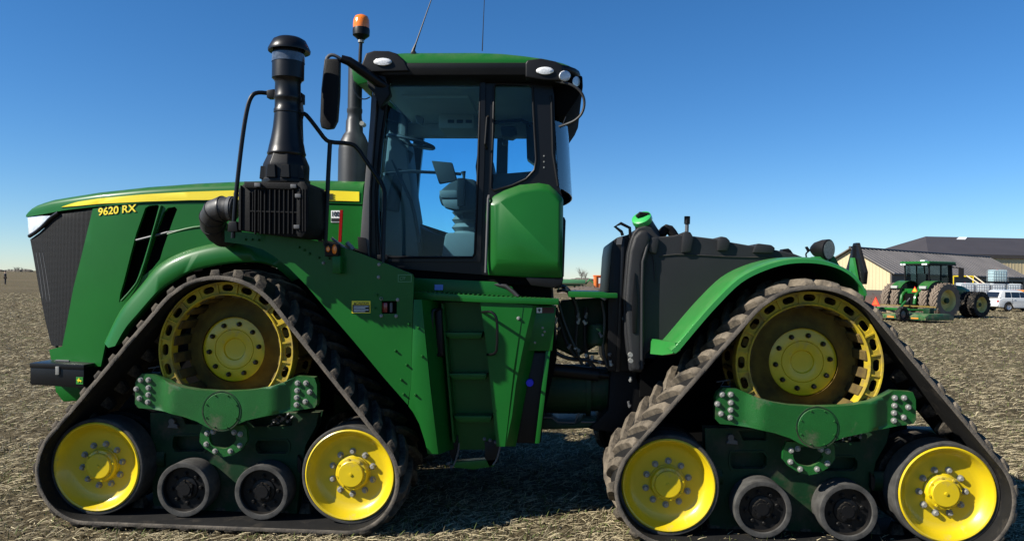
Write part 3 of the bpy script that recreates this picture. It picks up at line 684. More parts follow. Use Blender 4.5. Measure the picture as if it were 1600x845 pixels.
rp = [(750,470),(833,477),(820,530),(806,600),(800,650),(790,697),(776,697),(768,620),(760,540)]
RP = part('step_side_panel', MB().plate(S(rp, RPY), (), RPY, RPY+.02, grid=.08, yf=lambda x, z: 0), M_green)
part('panel_facet', MB().loft([[tuple(at(818,476,RPY-.004)), tuple(at(803,573,RPY-.004)), tuple(at(789,697,RPY-.004)), tuple(at(806,697,RPY+.12)), tuple(at(826,590,RPY+.12)), tuple(at(851,477,RPY+.12))], [tuple(at(818,476,RPY+.02)), tuple(at(803,573,RPY+.02)), tuple(at(789,697,RPY+.02)), tuple(at(806,697,RPY+.14)), tuple(at(826,590,RPY+.14)), tuple(at(851,477,RPY+.14))]]), M_green, bevel=.003)
bolts(S([(810,497)], RPY), RPY, RP, M_steel, .011, .02)
SB = part('side_box', MB().prism(S([(838,478),(869,478),(863,548),(824,548)], .55), .55, .76), M_green, bevel=.006)
sk = part('warning_sticker', MB().prism(S([(838,480),(866,480),(866,489),(838,489)], .55), .544, .551), mat('dark_label', (.05,.015,.012), .72), SB)
part('sticker_symbol', MB().prism(S([(838.5,480.5),(847,480.5),(847,488.5),(838.5,488.5)], .55), .54, .546), M_white, SB)
part('sticker_figure', MB().prism(S([(841,487),(844.5,487),(843.5,485),(845.5,484),(843.5,482),(842,482),(840,484.5),(842,485)], .54), .537, .541), M_black, SB)
bolts(S([(848,512),(851,518),(848,523),(836,535)], .55), .55, SB, M_steel, .007, .012)
part('fluid_tank', MB().prism(S([(824,550),(860,550),(845,692),(806,692)], .62), .6, .75), M_blk, bevel=.02)
part('blue_cap', MB().lathe([(.001, -.04), (.028, -.04), (.030, -.03), (.030, .02)], tuple(at(828, 597, .6)), n=20), mat('blue_plastic', (.02,.02,.57), .62))
part('box_leg', MB().prism(S([(853,548),(860,548),(843,692),(836,692)], .56), .55, .6), M_green, bevel=.003)
part('grab_handle', MB().tube(T3([(690,484,.52),(678,483,.44),(675,490,.43),(675,548,.43),(678,554,.44),(692,555,.52)]), .013, 8, 1), M_frame)
part('grab_handle_pad', MB().prism(S([(681,482),(690,484),(693,556),(682,552)], .49), .48, .54), M_blk, bevel=.01)
part('grab_handle', MB().tube(T3([(754,487.5,.475),(767,486.5,.31),(774,492,.3),(777,502,.3),(777,545,.3),(773,553,.31),(762,554,.475)]), .011, 8, 1), M_frame)
fs = part('bottom_step', MB().loft([[tuple(at(707,722,.52)), tuple(at(775,717,.52)), tuple(at(772,728,.52)), tuple(at(740,733,.52)), tuple(at(709,730,.52))], [tuple(at(707,718,.72)), tuple(at(775,713,.72)), tuple(at(772,724,.72)), tuple(at(740,728,.72)), tuple(at(709,726,.72))]]), M_green, bevel=.004)
for x0, x1 in ((697, 711), (757, 779)):
    part('step_hanger', MB().prism(S([(x0,690),(x1,686),(x1+1,700),(x1-4,722),(x0+8,730),(x0+1,716)], .52), .52 if x0 > 700 else .68, .54 if x0 > 700 else .7), M_blk, bevel=.003)
for q_ in ([(717,692,.52),(716,706,.52),(710,724,.52),(706,730,.52)], [(782,686,.52),(781,700,.52),(776,718,.52),(770,726,.52)]): part('hanger_edge', MB().tube(T3(q_), .007, 6, 1), M_grey)
bolts(S([(757,685),(766,687),(775,690),(701,723),(706,728)], .52), .51, fs, M_grey, .010, .018)
part('blue_sticker', MB().prism(S([(679,444.5),(692,444.5),(692,453),(679,453)], .59), .592, .60), M_blue)
part('sub_cab_panel', MB().prism(S([(645,434),(770,440),(800,448),(812,468),(645,460)], .60), .60, .66), M_green, bevel=.004)
part('guard_tube', MB().tube(T3([(770,444,.62),(790,447,.60),(802,456,.58),(810,464,.56)]), .018, 8), M_hose)
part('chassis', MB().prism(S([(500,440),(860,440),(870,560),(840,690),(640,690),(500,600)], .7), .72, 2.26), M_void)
# toolbox on the nose
TBY = .80
tb = part('toolbox', MB().prism(S([(47,573.5),(131,577),(131,606),(47,600.5)], TBY), TBY, TBY+.30), M_blk_satin, bevel=.006)
part('toolbox_lid', MB().prism(S([(46.5,566.5),(131.5,569.5),(131.5,578),(46.5,574.5)], TBY), TBY-.004, TBY+.305), M_blk_satin, tb, .008)
part('latch', MB().prism(S([(88,572),(93.5,572),(93.5,585),(88,585)], TBY), TBY-.014, TBY+.002), M_steel, tb, .003)
part('handle', MB().tube(T3([(87,566,TBY+.15),(88,563,TBY+.15),(108,564,TBY+.15),(109,567,TBY+.15)]), .009, 8), M_grey, tb)
lg = part('badge', MB().prism(S([(119.5,588.5),(130,588.8),(130,600),(119.5,599.7)], TBY), TBY-.005, TBY+.001), mat('badge_green', (.03,.22,.03), .4), tb, .0)
part('badge_deer', MB().prism(S([(121,593),(123,592),(124,590),(125,590.5),(125,592.5),(127.5,593.5),(129,595.5),(127.5,595),(127.5,597.5),(126.5,595.5),(124,595),(123,597.5),(122.5,595)], TBY), TBY-.009, TBY-.004), M_decal_y, tb)
# ================================================================== cab
YC = .62                                             # near side of the cab
YCF = WID-YC
side = [(560,402),(569,330),(577,250),(584,160),(588,120),(860,118),(866,150),(868,240),(874,292),(880,312),(880,438),(600,418),(575,410)]
door = [(612,127),(748,127),(751,131),(747,260),(742,396),(738,402),(600,402),(594,396),(590,340),(590,300),(596,230),(607,133)]
quarter = [(776,131),(826,132),(832,137),(834,180),(838,250),(835,266),(822,280),(800,290),(772,298),(767,294),(770,220),(772,136)]
cside = MB().plate(S(side, YC), [S(door, YC), S(quarter, YC)], YC, YC+.06)
CS = part('cab_frame', cside, M_frame, angle=30)
cs_m = MB().plate(S(side, YC), [S(door, YC), S(quarter, YC)], YC, YC+.06).mesh('cab_frame', angle=30)
CSF = link('cab_frame', cs_m, M_frame, TR, (0, WID, 0), scale=(1,-1,1))
for nm, lp in (('door_glass', door), ('quarter_glass', quarter)):
    me = MB().prism(S(lp, YC), YC+.028, YC+.034).mesh(nm)
    link(nm, me, M_glass, TR); link(nm, me, M_glass, TR, (0, WID, 0), scale=(1,-1,1))
def loop_tube(lp, Y, r): q = T3([(a, b, Y) for a, b in lp]); return MB().tube(q+[q[0]], r, 8)
part('door_seal', loop_tube(door, YC-.004, .010), M_blk, CS); part('window_seal', loop_tube(quarter, YC-.004, .010), M_blk, CS)
part('door_frame', MB().plate(S([(600,119),(759,119),(757,260),(751,409),(590,409),(583,395),(582,300),(590,200)], YC), [S([(609,124.5),(752,124.5),(750,260),(744,405),(595,405),(588,396),(586,300),(594,220)], YC)], YC-.018, YC+.001), M_frame, CS)
part('pillar_edge', MB().prism(S([(582,150),(590,150),(578,300),(577,400),(562,400),(567,330),(574,250)], YC-.03), YC-.05, YC), M_grey, CS, .004)
part('pillar_cap', MB().prism(S([(560,370),(573,372),(577,402),(562,404)], YC-.03), YC-.06, YC-.04), M_blk, CS, .004)
part('door_handle', MB().tube(T3([(763,182,.6),(761,184,.57),(758,225,.57),(760,232,.6)]), .010, 8), M_blk, CS)
part('door_rail', MB().tube(T3([(764,306,.58),(763,310,.55),(759,426,.55)]), .011, 8), M_grey, CS)
part('hinge', MB().prism(S([(590,398),(606,398),(606,408),(590,408)], .6), .585, .605), M_blk, CS, .003)
for y in (242, 251, 258): pass
bolts(S([(850,244),(850,253),(850,262)], YC), YC, CS, M_steel, .005, .006)
# front and rear glass, curved
fx0, fx1 = at(580, 150, YC).x, at(566, 330, YC).x
zt_, zb_ = at(590, 120, YC).z, at(566, 400, YC).z
def curved(xn, xf, bulge, z0, z1, thick=.006, n=13, y0=YC+.03, y1=YCF-.03):
    rings = []
    for z, x in ((z0, xn), ((z0+z1)/2, (xn+xf)/2), (z1, xf)):
        a = [(x+bulge*(1-u*u), 1.49+u*(y1-y0)/2, z) for u in np.linspace(-1, 1, n)]
        rings.append(a+[(p[0]+thick, p[1], p[2]) for p in a[::-1]])
    return MB().loft(rings)
part('windscreen', curved(fx1, fx0, -.10, zb_, zt_), M_glass)
rx0 = at(866, 200, YC).x
part('rear_glass', curved(at(872,290,YC).x, at(863,140,YC).x, .12, at(872,293,YC).z, at(863,135,YC).z), M_glass)
part('rear_seal', MB().tube(T3([(860,150,.62),(862,160,.62),(864,240,.62),(872,291,.62)]), .012, 8), M_blk)
# corner panel below the quarter window
base = [(759,318),(772,306),(787,298),(812,289),(842,286),(859,289),(870,299),(880,311),(879,412),(879,434),(820,433),(763,430),(760,406)]
c_ = (822, 360)
inner = [(776,322),(782,316),(794,309),(815,301),(842,297),(857,299),(866,306),(874,318),(873,408),(872,411.5),(820,408),(780,405.5),(776.5,404)]
rr_ = [[tuple(at(a, b, .66)) for a, b in base], [tuple(at(a, b, .575)) for a, b in base], [tuple(at(a*.3+c*.7, b*.3+d*.7, .535)) for (a, b), (c, d) in zip(base, inner)], [tuple(at(a, b, .525)) for a, b in inner]]
part('corner_panel', MB().loft(rr_), M_green, bevel=.012, seg=3, angle=40)
link('corner_panel', MB().loft(rr_).mesh('corner_panel', .012, 3, 40), M_green, TR, (0, WID, 0), scale=(1,-1,1))
part('rear_cab_edge', MB().prism(S([(876,338),(882,340),(884,345),(881,432),(874,438)], .72), .70, 2.28), M_blk, bevel=.005)
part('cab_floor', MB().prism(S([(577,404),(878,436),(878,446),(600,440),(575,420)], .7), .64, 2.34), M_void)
part('cab_mount', MB().prism(S([(820,432),(880,436),(878,446),(864,450),(830,446)], .6), .58, .75), M_blk, bevel=.01)
# roof
def rrect(x0, x1, y0, y1, r0_, r1_, z, n=6):
    pts = []
    for cx, cy, a0, r in ((x1-r1_, y0+r1_, -90, r1_), (x1-r1_, y1-r1_, 0, r1_), (x0+r0_, y1-r0_, 90, r0_), (x0+r0_, y0+r0_, 180, r0_)):
        for i in range(n+1):
            a = R_(a0+90*i/n); pts.append((cx+r*math.cos(a), cy+r*math.sin(a), z))
    return pts
YRf = .50
def RX_(px, py): return at(px, py, YRf)
rings = []
for py, a, b, iny in ((101,571,907,.004),(95,572,897,.0),(90,574,880,.012),(85,579,852,.03),(81,587,826,.055),(78,598,796,.09),(75.5,614,760,.15),(74,640,720,.24)):
    z = RX_(700, py).z; rings.append(rrect(RX_(a, py).x, RX_(b, py).x, YRf+iny, WID-YRf-iny, .18, .30, z))
roof = part('roof', MB().loft(rings), M_green, angle=50)
rings = []
for py, a, b, iny in ((126,590,868,.16),(122,580,880,.05),(117,572,897,.0),(108,566,908,-.012),(103,567,909,-.014),(99.5,569,908,-.010),(97.5,573,904,.012)):
    z = RX_(700, py).z; rings.append(rrect(RX_(a, py).x, RX_(b, py).x, YRf+iny, WID-YRf-iny, .18, .32, z))
fa = part('roof_fascia', MB().loft(rings), M_blk, roof, angle=40)
# raised lamp pods in the fascia
pod = [(566,100),(572,84),(585,80),(608,80.5),(621,84.5),(632,95),(640,112),(566,114)]
part('lamp_pod', MB().prism(S(pod, YRf-.01), YRf-.022, YRf+.2), M_blk, roof, .012, 3, 40)
pod2 = [(821,122),(821,100),(824,95),(845,92.5),(868,97),(880,103),(880,128),(850,127)]
part('lamp_pod', MB().prism(S(pod2, YRf-.01), YRf-.030, YRf+.3), M_blk, roof, .014, 3, 40)
def oval(cx, cy, rx_, ry_, Y, nx=0., m=M_lens, par=None):
    ringsv = []
    for k, d in ((1.0, .012), (1.0, -.004), (.86, -.014), (.4, -.018)):
        ringsv.append([tuple(at(cx+rx_*k*math.cos(a), cy+ry_*k*math.sin(a), Y+d+nx*rx_*k*math.cos(a))) for a in np.linspace(0, 2*math.pi, 20, endpoint=False)])
    return part('work_lamp', MB().loft(ringsv), m, par or roof, angle=50)
oval(598, 97, 14.5, 6.2, YRf-.024)
oval(851.5, 111, 14, 6.3, YRf-.032)
oval(882.5, 119, 9.2, 8.6, YRf-.01, .006)
oval(900.5, 128, 6, 8.2, YRf+.08, .016)
part('rear_visor', MB().prism(S([(872,122),(910,118),(911,136),(904,152),(884,181),(874,183),(868,178),(866,140)], .66), .66, WID-.66), M_void, roof, .015)
part('headliner', MB().box(at(592,120,.7).x, at(862,120,.7).x, .70, WID-.70, RX_(700,127).z+.0, RX_(700,124.5).z), M_roofin)
HZ = RX_(700, 127).z
part('overhead_console', MB().box(at(690,180,1.9).x, at(745,180,1.9).x, 1.7, 2.26, HZ-.14, HZ+.01), M_roofin, bevel=.03)
for i in range(3): part('console_button', MB().box(*(lambda x: (x, x+.06))(at(700+i*14,173,1.7).x), 1.685, 1.70, HZ-.09, HZ-.06), M_intd, bevel=.004)
part('headliner_hatch', MB().box(at(640,150,1.3).x, at(740,150,1.3).x, .95, 1.6, HZ-.03, HZ+.01), M_roofin, bevel=.02)
part('roof_rail', MB().box(at(592,120,2.2).x, at(850,120,2.2).x, 2.2, YCF, HZ-.12, HZ+.02), M_roofin, bevel=.02)
# mirror, beacon, aerials, cable
part('mirror_arm', MB().tube(T3([(606,137,.56),(590,128,.52),(565,110,.44),(545,96,.40),(533,92,.38)]), [.035,.04,.042,.036,.03], 12), M_frame)
part('mirror_arm_bracket', MB().prism(S([(574,118),(604,118),(612,150),(596,172),(588,150),(578,140)], .58), .52, .62), M_blk, bevel=.012)
part('mirror_tube', MB().tube(T3([(536,95,.38),(524,87,.36),(516,86,.355),(510,92,.35),(508.5,112,.35)]), .014, 10, 1), M_grey)
part('mirror', MB().loft([[tuple(at(a, b, .30)) for a, b in ((509,92),(527,92),(530,97),(529,150),(526,188),(521,200),(512,202),(503,198),(501,190),(503,140))], [tuple(at(a, b, .40)) for a, b in ((507,92),(530,92),(533,97),(532,150),(529,190),(523,202),(512,203.5),(502,200),(500,190),(502,140))], [tuple(at(a, b, .48)) for a, b in ((509,94),(527,94),(530,99),(529,150),(526,186),(521,198),(512,200),(504,196),(502,188),(504,140))]]), M_blk_mat, bevel=.012, angle=45)
part('wire', MB().tube(T3([(553,130,.5),(553,140,.5),(560,153,.5),(570,156,.5),(578,152,.5)]), .005, 6, 2), M_grey)
part('front_visor', MB().prism(S([(549,108),(566,106),(580,128),(560,132),(552,126)], .95), .95, WID-.95), M_green, bevel=.01)
bc = at(564.5, 45, .72); pb = 1200/((bc-cC).dot(cF)); zbn = lambda py: at(564.5, py, .72).z
bcn = link('beacon', MB().lathe([(.001, zbn(63)), (5/pb, zbn(63)), (8/pb, zbn(60)), (13/pb, zbn(56)), (13.3/pb, zbn(48)), (12.5/pb, zbn(44)), (.001, zbn(44))], (bc.x, .72, 0), 'Z', 28).mesh('beacon', angle=40), M_blk, TR)
part('beacon_dome', MB().lathe([(12.6/pb, zbn(46)), (12.9/pb, zbn(40)), (12.3/pb, zbn(32)), (10/pb, zbn(26.5)), (5/pb, zbn(24)), (.001, zbn(23.5))], (bc.x, .72, 0), 'Z', 28), M_amber, bcn, angle=50)
part('beacon_post', MB().tube([(bc.x, .72, zbn(62)), (bc.x-.004, .72, zbn(78)), (bc.x-.006, .72, zbn(98))], .015, 10), M_blk, bcn)
part('beacon_collar', MB().tube([(bc.x, .72, zbn(62)), (bc.x, .72, zbn(67))], .025, 10), M_steel, bcn)
an = part('aerial', MB().tube(T3([(644,84,.62),(647,76,.62),(650,68,.62),(676,-6,.62),(690,-46,.62)]), [.014,.012,.006,.004,.003], 8), M_blk)
part('aerial_base', MB().prism(S([(640,92),(643,82),(648,78),(651,92)], .56), .55, .66), M_blk, an, .004)
part('aerial', MB().tube(T3([(753.5,80,1.4),(755.5,30,1.4),(759,-45,1.4)]), [.005,.0035,.003], 6), M_blk)
part('cable', MB().tube(T3([(846,122,.54),(870,128,.50),(893,132,.46),(908,143,.44),(914,158,.44),(911,176,.45),(900,188,.47),(886,194,.5),(874,198,.55)]), .0105, 8, 2), M_hose)
part('wire', MB().tube(T3([(884,183,.66),(880,193,.6),(876,200,.58)]), .004, 6), M_hose)
# ---- inside
part('steering_column', MB().tube(T3([(612,330,1.35),(625,270,1.4),(640,238,1.45)]), [.07,.06,.04], 12), M_intd)
sw = at(642, 222, 1.45)
ring = [sw+Vector((math.cos(a)*.21, math.sin(a)*.21, -math.cos(a)*.05)) for a in np.linspace(0, 2*math.pi, 29)]
swo = part('steering_wheel', MB().tube(ring, .016, 8), M_intd, angle=60)
part('spokes', MB().tube([ring[0], sw+Vector((0,0,-.03)), ring[14]], .013, 6).tube([sw+Vector((0,0,-.03)), ring[21]], .013, 6), M_intd, swo)
part('dash_column', MB().prism(S([(612,205),(640,235),(648,300),(652,345),(660,402),(598,402),(602,300)], 1.5), 1.35, 1.65), M_int, bevel=.04)
part('a_pillar_trim', MB().prism(S([(605,140),(622,150),(636,190),(634,250),(640,330),(612,350),(604,250)], 2.1), 2.05, 2.2), M_int, bevel=.03)
part('front_console', MB().prism(S([(598,235),(615,210),(640,225),(647,300),(655,350),(598,350)], 1.9), 1.85, 2.15), M_int, bevel=.03)
part('pedal_box', MB().prism(S([(596,330),(625,335),(668,360),(700,372),(716,402),(596,402)], 1.75), 1.7, 2.2), M_intd, bevel=.02)
part('far_sill', MB().prism(S([(598,300),(620,320),(655,349),(725,372),(728,402),(598,402)], 2.25), 2.2, 2.3), M_intd)
part('inner_mirror', MB().prism(S([(649,180),(662,184),(661,197),(651,192)], 1.8), 1.78, 1.84), M_int, bevel=.01)
part('hand_bar', MB().tube(T3([(600,272,.75),(640,268,1.0),(690,270,1.3),(720,272,1.4)]), .014, 8), M_grey)
part('wiper', MB().tube(T3([(612,250,.72),(632,292,.72),(645,320,.72),(655,378,.72)]), [.006,.01,.016,.014], 8, 1), M_intd)
part('monitor', MB().prism(S([(674,251),(706,254),(714,282),(686,287)], 1.2), 1.2, 1.26), M_intd, bevel=.008)
part('armrest', MB().prism(S([(690,300),(704,288),(724,280),(745,283),(748,330),(715,332),(692,322),(688,310)], 1.15), 1.05, 1.35), M_intd, bevel=.025)
part('armrest_pad', MB().prism(S([(687,298),(716,298),(717,311),(690,311)], 1.1), 1.03, 1.2), M_int, bevel=.025)
part('armrest_pad', MB().prism(S([(690,312),(722,312),(720,330),(696,326)], 1.1), 1.03, 1.2), M_int, bevel=.03)
part('lever', MB().tube(T3([(724,300,1.1),(725,275,1.1),(724,268,1.1)]), [.012,.012,.022], 8), M_intd)
part('control_box', MB().prism(S([(714,278),(727,278),(727,322),(714,322)], 1.0), 1.0, 1.06), M_blk, bevel=.01)
part('seat_bellows', MB().lathe([(.17, at(715,332,1.45).z), (.14, at(715,338,1.45).z), (.17, at(715,344,1.45).z), (.14, at(715,350,1.45).z), (.17, at(715,356,1.45).z), (.14, at(715,362,1.45).z), (.17, at(715,368,1.45).z)], (at(735,350,1.45).x, 1.45, 0), 'Z', 20), M_int)
part('seat_base', MB().prism(S([(697,364),(770,364),(775,404),(690,404)], 1.3), 1.25, 1.75), M_int, bevel=.03)
part('seat', MB().prism(S([(720,325),(790,320),(792,345),(722,345)], 1.25), 1.22, 1.76), M_intd, bevel=.05)
part('seat_back', MB().prism(S([(768,335),(752,335),(744,262),(748,235),(756,230),(764,240),(784,325)], 1.3), 1.22, 1.76), M_intd, bevel=.05)
part('rear_shelf', MB().prism(S([(778,290),(850,284),(856,330),(778,330)], 1.5), .75, 2.2), M_intd, bevel=.02)
cm = part('rear_camera', MB().prism(S([(783,199),(806,199),(808,211),(800,216),(784,214)], 1.6), 1.55, 1.75), M_blk, bevel=.01)
part('camera_lens', MB().lathe([(.001, -.03), (.024, -.03), (.03, .03)], tuple(at(789, 223, 1.55)), n=14), M_blk, cm)
part('rear_bar', MB().tube(T3([(772,191,1.9),(815,188,1.9),(830,196,1.9)]), .018, 8), M_blk)
part('far_post', MB().prism(S([(822,180),(838,180),(840,262),(824,250)], 2.2), 2.1, 2.3), M_frame)
# ================================================================== hinge, fuel tank, rear fender
YT = .66
to = [(974,470),(977,430),(980,395),(985,375),(990,363),(997,355.5),(1009,352.5),(1019,356),(1025,364),(1030,370),(1052,368),(1060,366),(1117,373),(1143,378.5),(1178,384.5),(1215,391),(1240,396),(1256,402),(1254,408),(1200,413),(1160,430),(1110,470),(1040,533),(1010,552),(1003,582),(984,580),(976,520)]
tk = part('fuel_tank', MB().prism(S(to, YT), YT, WID-YT-.1), M_tank, bevel=.045, seg=4, angle=45)
part('tank_corner', MB().prism(S([(976,470),(979,430),(983,392),(990,370),(999,360),(1011,361),(1017,372),(1012,385),(1006,398),(1003,412),(1003,580),(986,578),(979,520)], YT), YT-.05, YT+.1), M_tank, tk, .03, 3, 45)
part('tank_rib', MB().tube(T3([(1013,378,YT-.03),(1008,398,YT-.05),(1003.5,412,YT-.05),(1003,576,YT-.05)]), .014, 8, 1), M_tank, tk, angle=60)
part('tank_groove', MB().prism(S([(991,425),(993,428),(996,470),(994,520),(988,520),(987,470)], YT-.05), YT-.062, YT-.04), M_blk, tk, .008)
for a in ([(1013,394),(1014,374),(1018,371),(1027,371),(1029,378),(1025,397)], [(1064,395),(1066,364),(1070,361.5),(1078,363),(1083,372),(1078,394)], [(1120,392),(1121,373),(1125,369.5),(1134,371),(1140,377),(1136,392)], [(1175,395),(1179,383),(1183,380.5),(1204,383),(1210,388),(1206,396)]):
    part('tank_pad', MB().prism(S(a, YT), YT-.035, YT+.5), M_tank, tk, .014, 2, 40)
part('tank_seam', MB().tube(T3([(1030,400,YT-.004),(1064,397,YT-.004),(1150,402,YT-.004),(1215,402,YT-.004)]), .006, 6, 1), M_tank, tk)
part('tank_top_edge', MB().tube(T3([(1016,392,YT-.005),(1022,402,YT-.005),(1024,440,YT-.002)]), .007, 6, 1), M_tank, tk)
# filler neck with green cap
d = Vector((-.35, -.25, 1)).normalized(); nb = at(1012, 366, .86)
ntop = at(1004, 345, .78); dr = (ntop-nb).normalized()
nk = part('filler_neck', MB().tube([nb-dr*.03, nb+dr*.05, ntop], [.10,.085,.07], 20), M_tank, tk)
part('filler_cap', MB().tube([ntop-dr*.015, ntop, ntop+dr*.035, ntop+dr*.045], [.075,.082,.08,.06], 22), mat('bright_green_cap', (.03,.36,.08), .4, coat=.3), tk, angle=50)
part('cap_grip', MB().tube([ntop+dr*.04+Vector((-.03,0,0)), ntop+dr*.07, ntop+dr*.05+Vector((.06,0,.01))], .02, 8), M_blk, tk)
part('hose_bundle', MB().tube(T3([(1030,372,.95),(1036,362,.95),(1044,356,.95),(1052,366,.95),(1056,374,.95)]), .04, 10, 1).tube(T3([(1033,366,.85),(1040,354,.85),(1047,358,.85)]), .025, 8, 1), M_blk_mat, tk)
part('level_sender', MB().tube(T3([(1073,364,.9),(1073.5,350,.9)]), .016, 10), M_grey, tk)
part('sender_cap', MB().tube(T3([(1073.5,350,.9),(1073.8,338,.9)]), .025, 10), M_blk, tk)
part('breather', MB().prism(S([(1222,394),(1224,389),(1232,388),(1236,391),(1240,397)], .8), .8, .9), M_blk, tk, .004)
part('rear_grab_rail', MB().tube(T3([(973,368,.74),(971,362,.74),(961,354,.74),(970,349,.74),(984,356,.74),(985,372,.74)]), .013, 8), M_frame)
part('cooler_housing', MB().prism(S([(949,580),(950,470),(955,395),(958,376),(964,371),(984,366),(990,372),(990,580)], .78), .78, 2.2), M_blk, bevel=.015)
part('cooler_rib', MB().prism(S([(971,370),(976,370),(968,580),(962,580)], .78), .755, .79), M_blk_satin, bevel=.006)
part('cooler_plate', MB().prism(S([(964,372),(973,369),(971,382),(963,382)], .75), .745, .76), M_grey)
# rear fender: skirt edge path and wide top surface
low = [(1055,552),(1064,544),(1090,513),(1120,479),(1158,442),(1197,422),(1235,412),(1274,411.5),(1305,418),(1328,430),(1345,447),(1352,462)]
off = [(-8,-6),(-7,-8),(-7,-7.5),(-6.5,-8),(-5,-8.5),(-3,-9),(-1,-8.5),(0,-8),(2,-6),(3.5,-5),(4,-3.5),(4,-2)]
YN = .10
A = catm([at(a, b, YN) for a, b in low]); B = catm([at(a+o_[0], b+o_[1], YN) for (a, b), o_ in zip(low, off)])
rings = []
for i in range(len(A)):
    a, b = A[i], B[i]; nrm = (b-a).normalized()
    rings.append([tuple(a), tuple(a+(b-a)*.75+Vector((0,.002,0))), tuple(b+Vector((0,.022,0))), tuple(b+Vector((0,.06,0))+nrm*.006), tuple(b+Vector((0,.40,0))+nrm*.012), tuple(b+Vector((0,.68,0))+nrm*.0), tuple(b+Vector((0,.68,0))-nrm*.03), tuple(b+Vector((0,.05,0))-nrm*.018), tuple(a+Vector((0,.03,0)))])
m_fen = mat('rear_fender_paint', (.018,.19,.03), .40, var=.15, vscale=3, bump=.05, bscale=30, coat=.25, updust=.22)
part('rear_fender', MB().loft(rings), m_fen, angle=40)
link('rear_fender', MB().loft(rings).mesh('rear_fender', angle=40), m_fen, TR, (0, WID, 0), scale=(1,-1,1))
fe = ((1054,535,.11),(1057,547,.11),(1050,552,.13),(1035,554.5,.2),(1016,552.5,.5),(1017.5,529,.66))
part('fender_end', MB().loft([[tuple(at(*p)) for p in fe], [tuple(at(*p)+Vector((.03,.0,.0))) for p in fe]]), m_fen)
part('fender_shade_sheet', MB().prism(S([(1000,585),(1050,535),(1105,470),(1150,425),(1200,406),(1260,403),(1305,412),(1345,450),(1350,600),(1000,620)], .8), .80, .86), M_void)  # black sheet added for the darkness under the fender
part('fender_stay', MB().prism(S([(1288,404),(1300,400),(1310,418),(1296,424)], .5), .45, .5), M_green, bevel=.004)
# rear lamp, stalk
lampc = at(1289, 390, .45)
ax = Vector((.60, -.78, -.05)).normalized()
wl = part('rear_work_lamp', MB().tube([lampc-ax*.11, lampc-ax*.08, lampc-ax*.02, lampc+ax*.03, lampc+ax*.035], [.03,.055,.075,.08,.074], 24), M_blk, angle=40)
part('lamp_glass', MB().tube([lampc+ax*.03, lampc+ax*.037], .068, 24), mat('ribbed_lens', (.30,.31,.27), .2, var=.5, vscale=60, coat=.6), wl)
part('lamp_yoke', MB().tube(T3([(1274,394,.5),(1278,404,.48),(1288,408,.46),(1296,404,.45)]), .018, 8, 1).tube(T3([(1288,400,.45),(1291,412,.45)]), .02, 8), M_blk, wl)
part('lamp_bracket', MB().prism(S([(1270,401),(1290,401),(1298,414),(1286,414),(1272,409)], .44), .42, .5), m_fen, wl, .004)
part('stalk', MB().tube(T3([(1260,402,.5),(1259,396,.5),(1263,393,.5),(1265,391,.5)]), .006, 6, 1).prism(S([(1258,386),(1261,385),(1265.5,391),(1262,393.5)], .5), .49, .51), M_blk)
# slow-vehicle plate seen from its side
sx0 = at(1346, 420, .95).x
def sp_(y, z): return (sx0, y, z)
zt, zm, zl = at(1336,378.5,1.0).z, at(1351,425,.9).z, at(1346,444,.92).z
tri = [(1.14, zt), (1.06, zt), (.885, zm), (.905, zl), (1.295, zl), (1.315, zm)]
part('warning_plate', MB().loft([[(sx0, y, z) for y, z in tri], [(sx0+.03, y, z) for y, z in tri]]), M_blk, bevel=.006)
part('plate_ridge', MB().tube([(sx0-.004, 1.1, zt-.02), (sx0-.004, 1.1, zm+.07)], .014, 6), M_blk)
part('plate_bracket', MB().loft([[(sx0-.03, y, z) for y, z in ((1.12, zm+.12), (1.06, zm+.12), (.93, zl-.04), (.99, zl-.04), (1.08, zm+.02), (1.1, zl-.03), (1.16, zl-.03))], [(sx0-.012, y, z) for y, z in ((1.12, zm+.12), (1.06, zm+.12), (.93, zl-.04), (.99, zl-.04), (1.08, zm+.02), (1.1, zl-.03), (1.16, zl-.03))]]), m_fen)
part('rear_bracket', MB().prism(S([(1345,452),(1351,450),(1353,456),(1350,470),(1342,470),(1340,463)], .8), .78, .9), M_green, bevel=.006)
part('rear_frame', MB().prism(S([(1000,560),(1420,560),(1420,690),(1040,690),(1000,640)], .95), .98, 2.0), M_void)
part('drawbar', MB().box(at(1420,640,1.3).x, at(1420,640,1.3).x+.5, 1.4, 1.58, .5, .62), M_green_dk, bevel=.02)
# ---- the articulation joint
part('joint_plate', MB().prism(S([(888,455),(943,456),(950,458),(965,458),(965,465.5),(942,465.5),(888,464)], .55), .55, 1.3), M_green, bevel=.005)
part('joint_column', MB().prism(S([(876,470),(940,466),(952,475),(950,500),(935,540),(900,560),(868,545)], .95), 1.0, 1.25), M_green_dk, bevel=.02)
part('joint_cylinder', MB().tube(T3([(917,552,.8),(935,552,.8)]), .01, 8).lathe([(.001, at(932,505,.85).z), (.075, at(932,507,.85).z), (.08, at(932,515,.85).z), (.08, at(932,535,.85).z), (.06, at(932,540,.85).z)], (at(932,520,.85).x, .85, 0), 'Z', 24), M_green_dk)
part('frame_barrel', MB().tube([at(830,607,1.15), at(915,607,1.15)], .21, 28).tube([at(915,607,1.15), at(922,607,1.15)], .225, 28).tube([at(922,607,1.15), at(975,607,1.15)], .19, 28), M_green_dk, angle=40)
part('frame_skid', MB().prism(S([(842,655),(862,655),(872,663),(900,663),(912,655),(962,655),(965,668),(842,672)], .9), .92, 1.5), M_green_dk, bevel=.01)
part('brake_line', MB().tube(T3([(842,652,.88),(862,652,.88),(872,659,.88),(898,660,.88),(902,650,.88),(905,645,.88)]), .006, 6).tube(T3([(908,659,.88),(938,659,.88)]), .007, 6), M_grey)
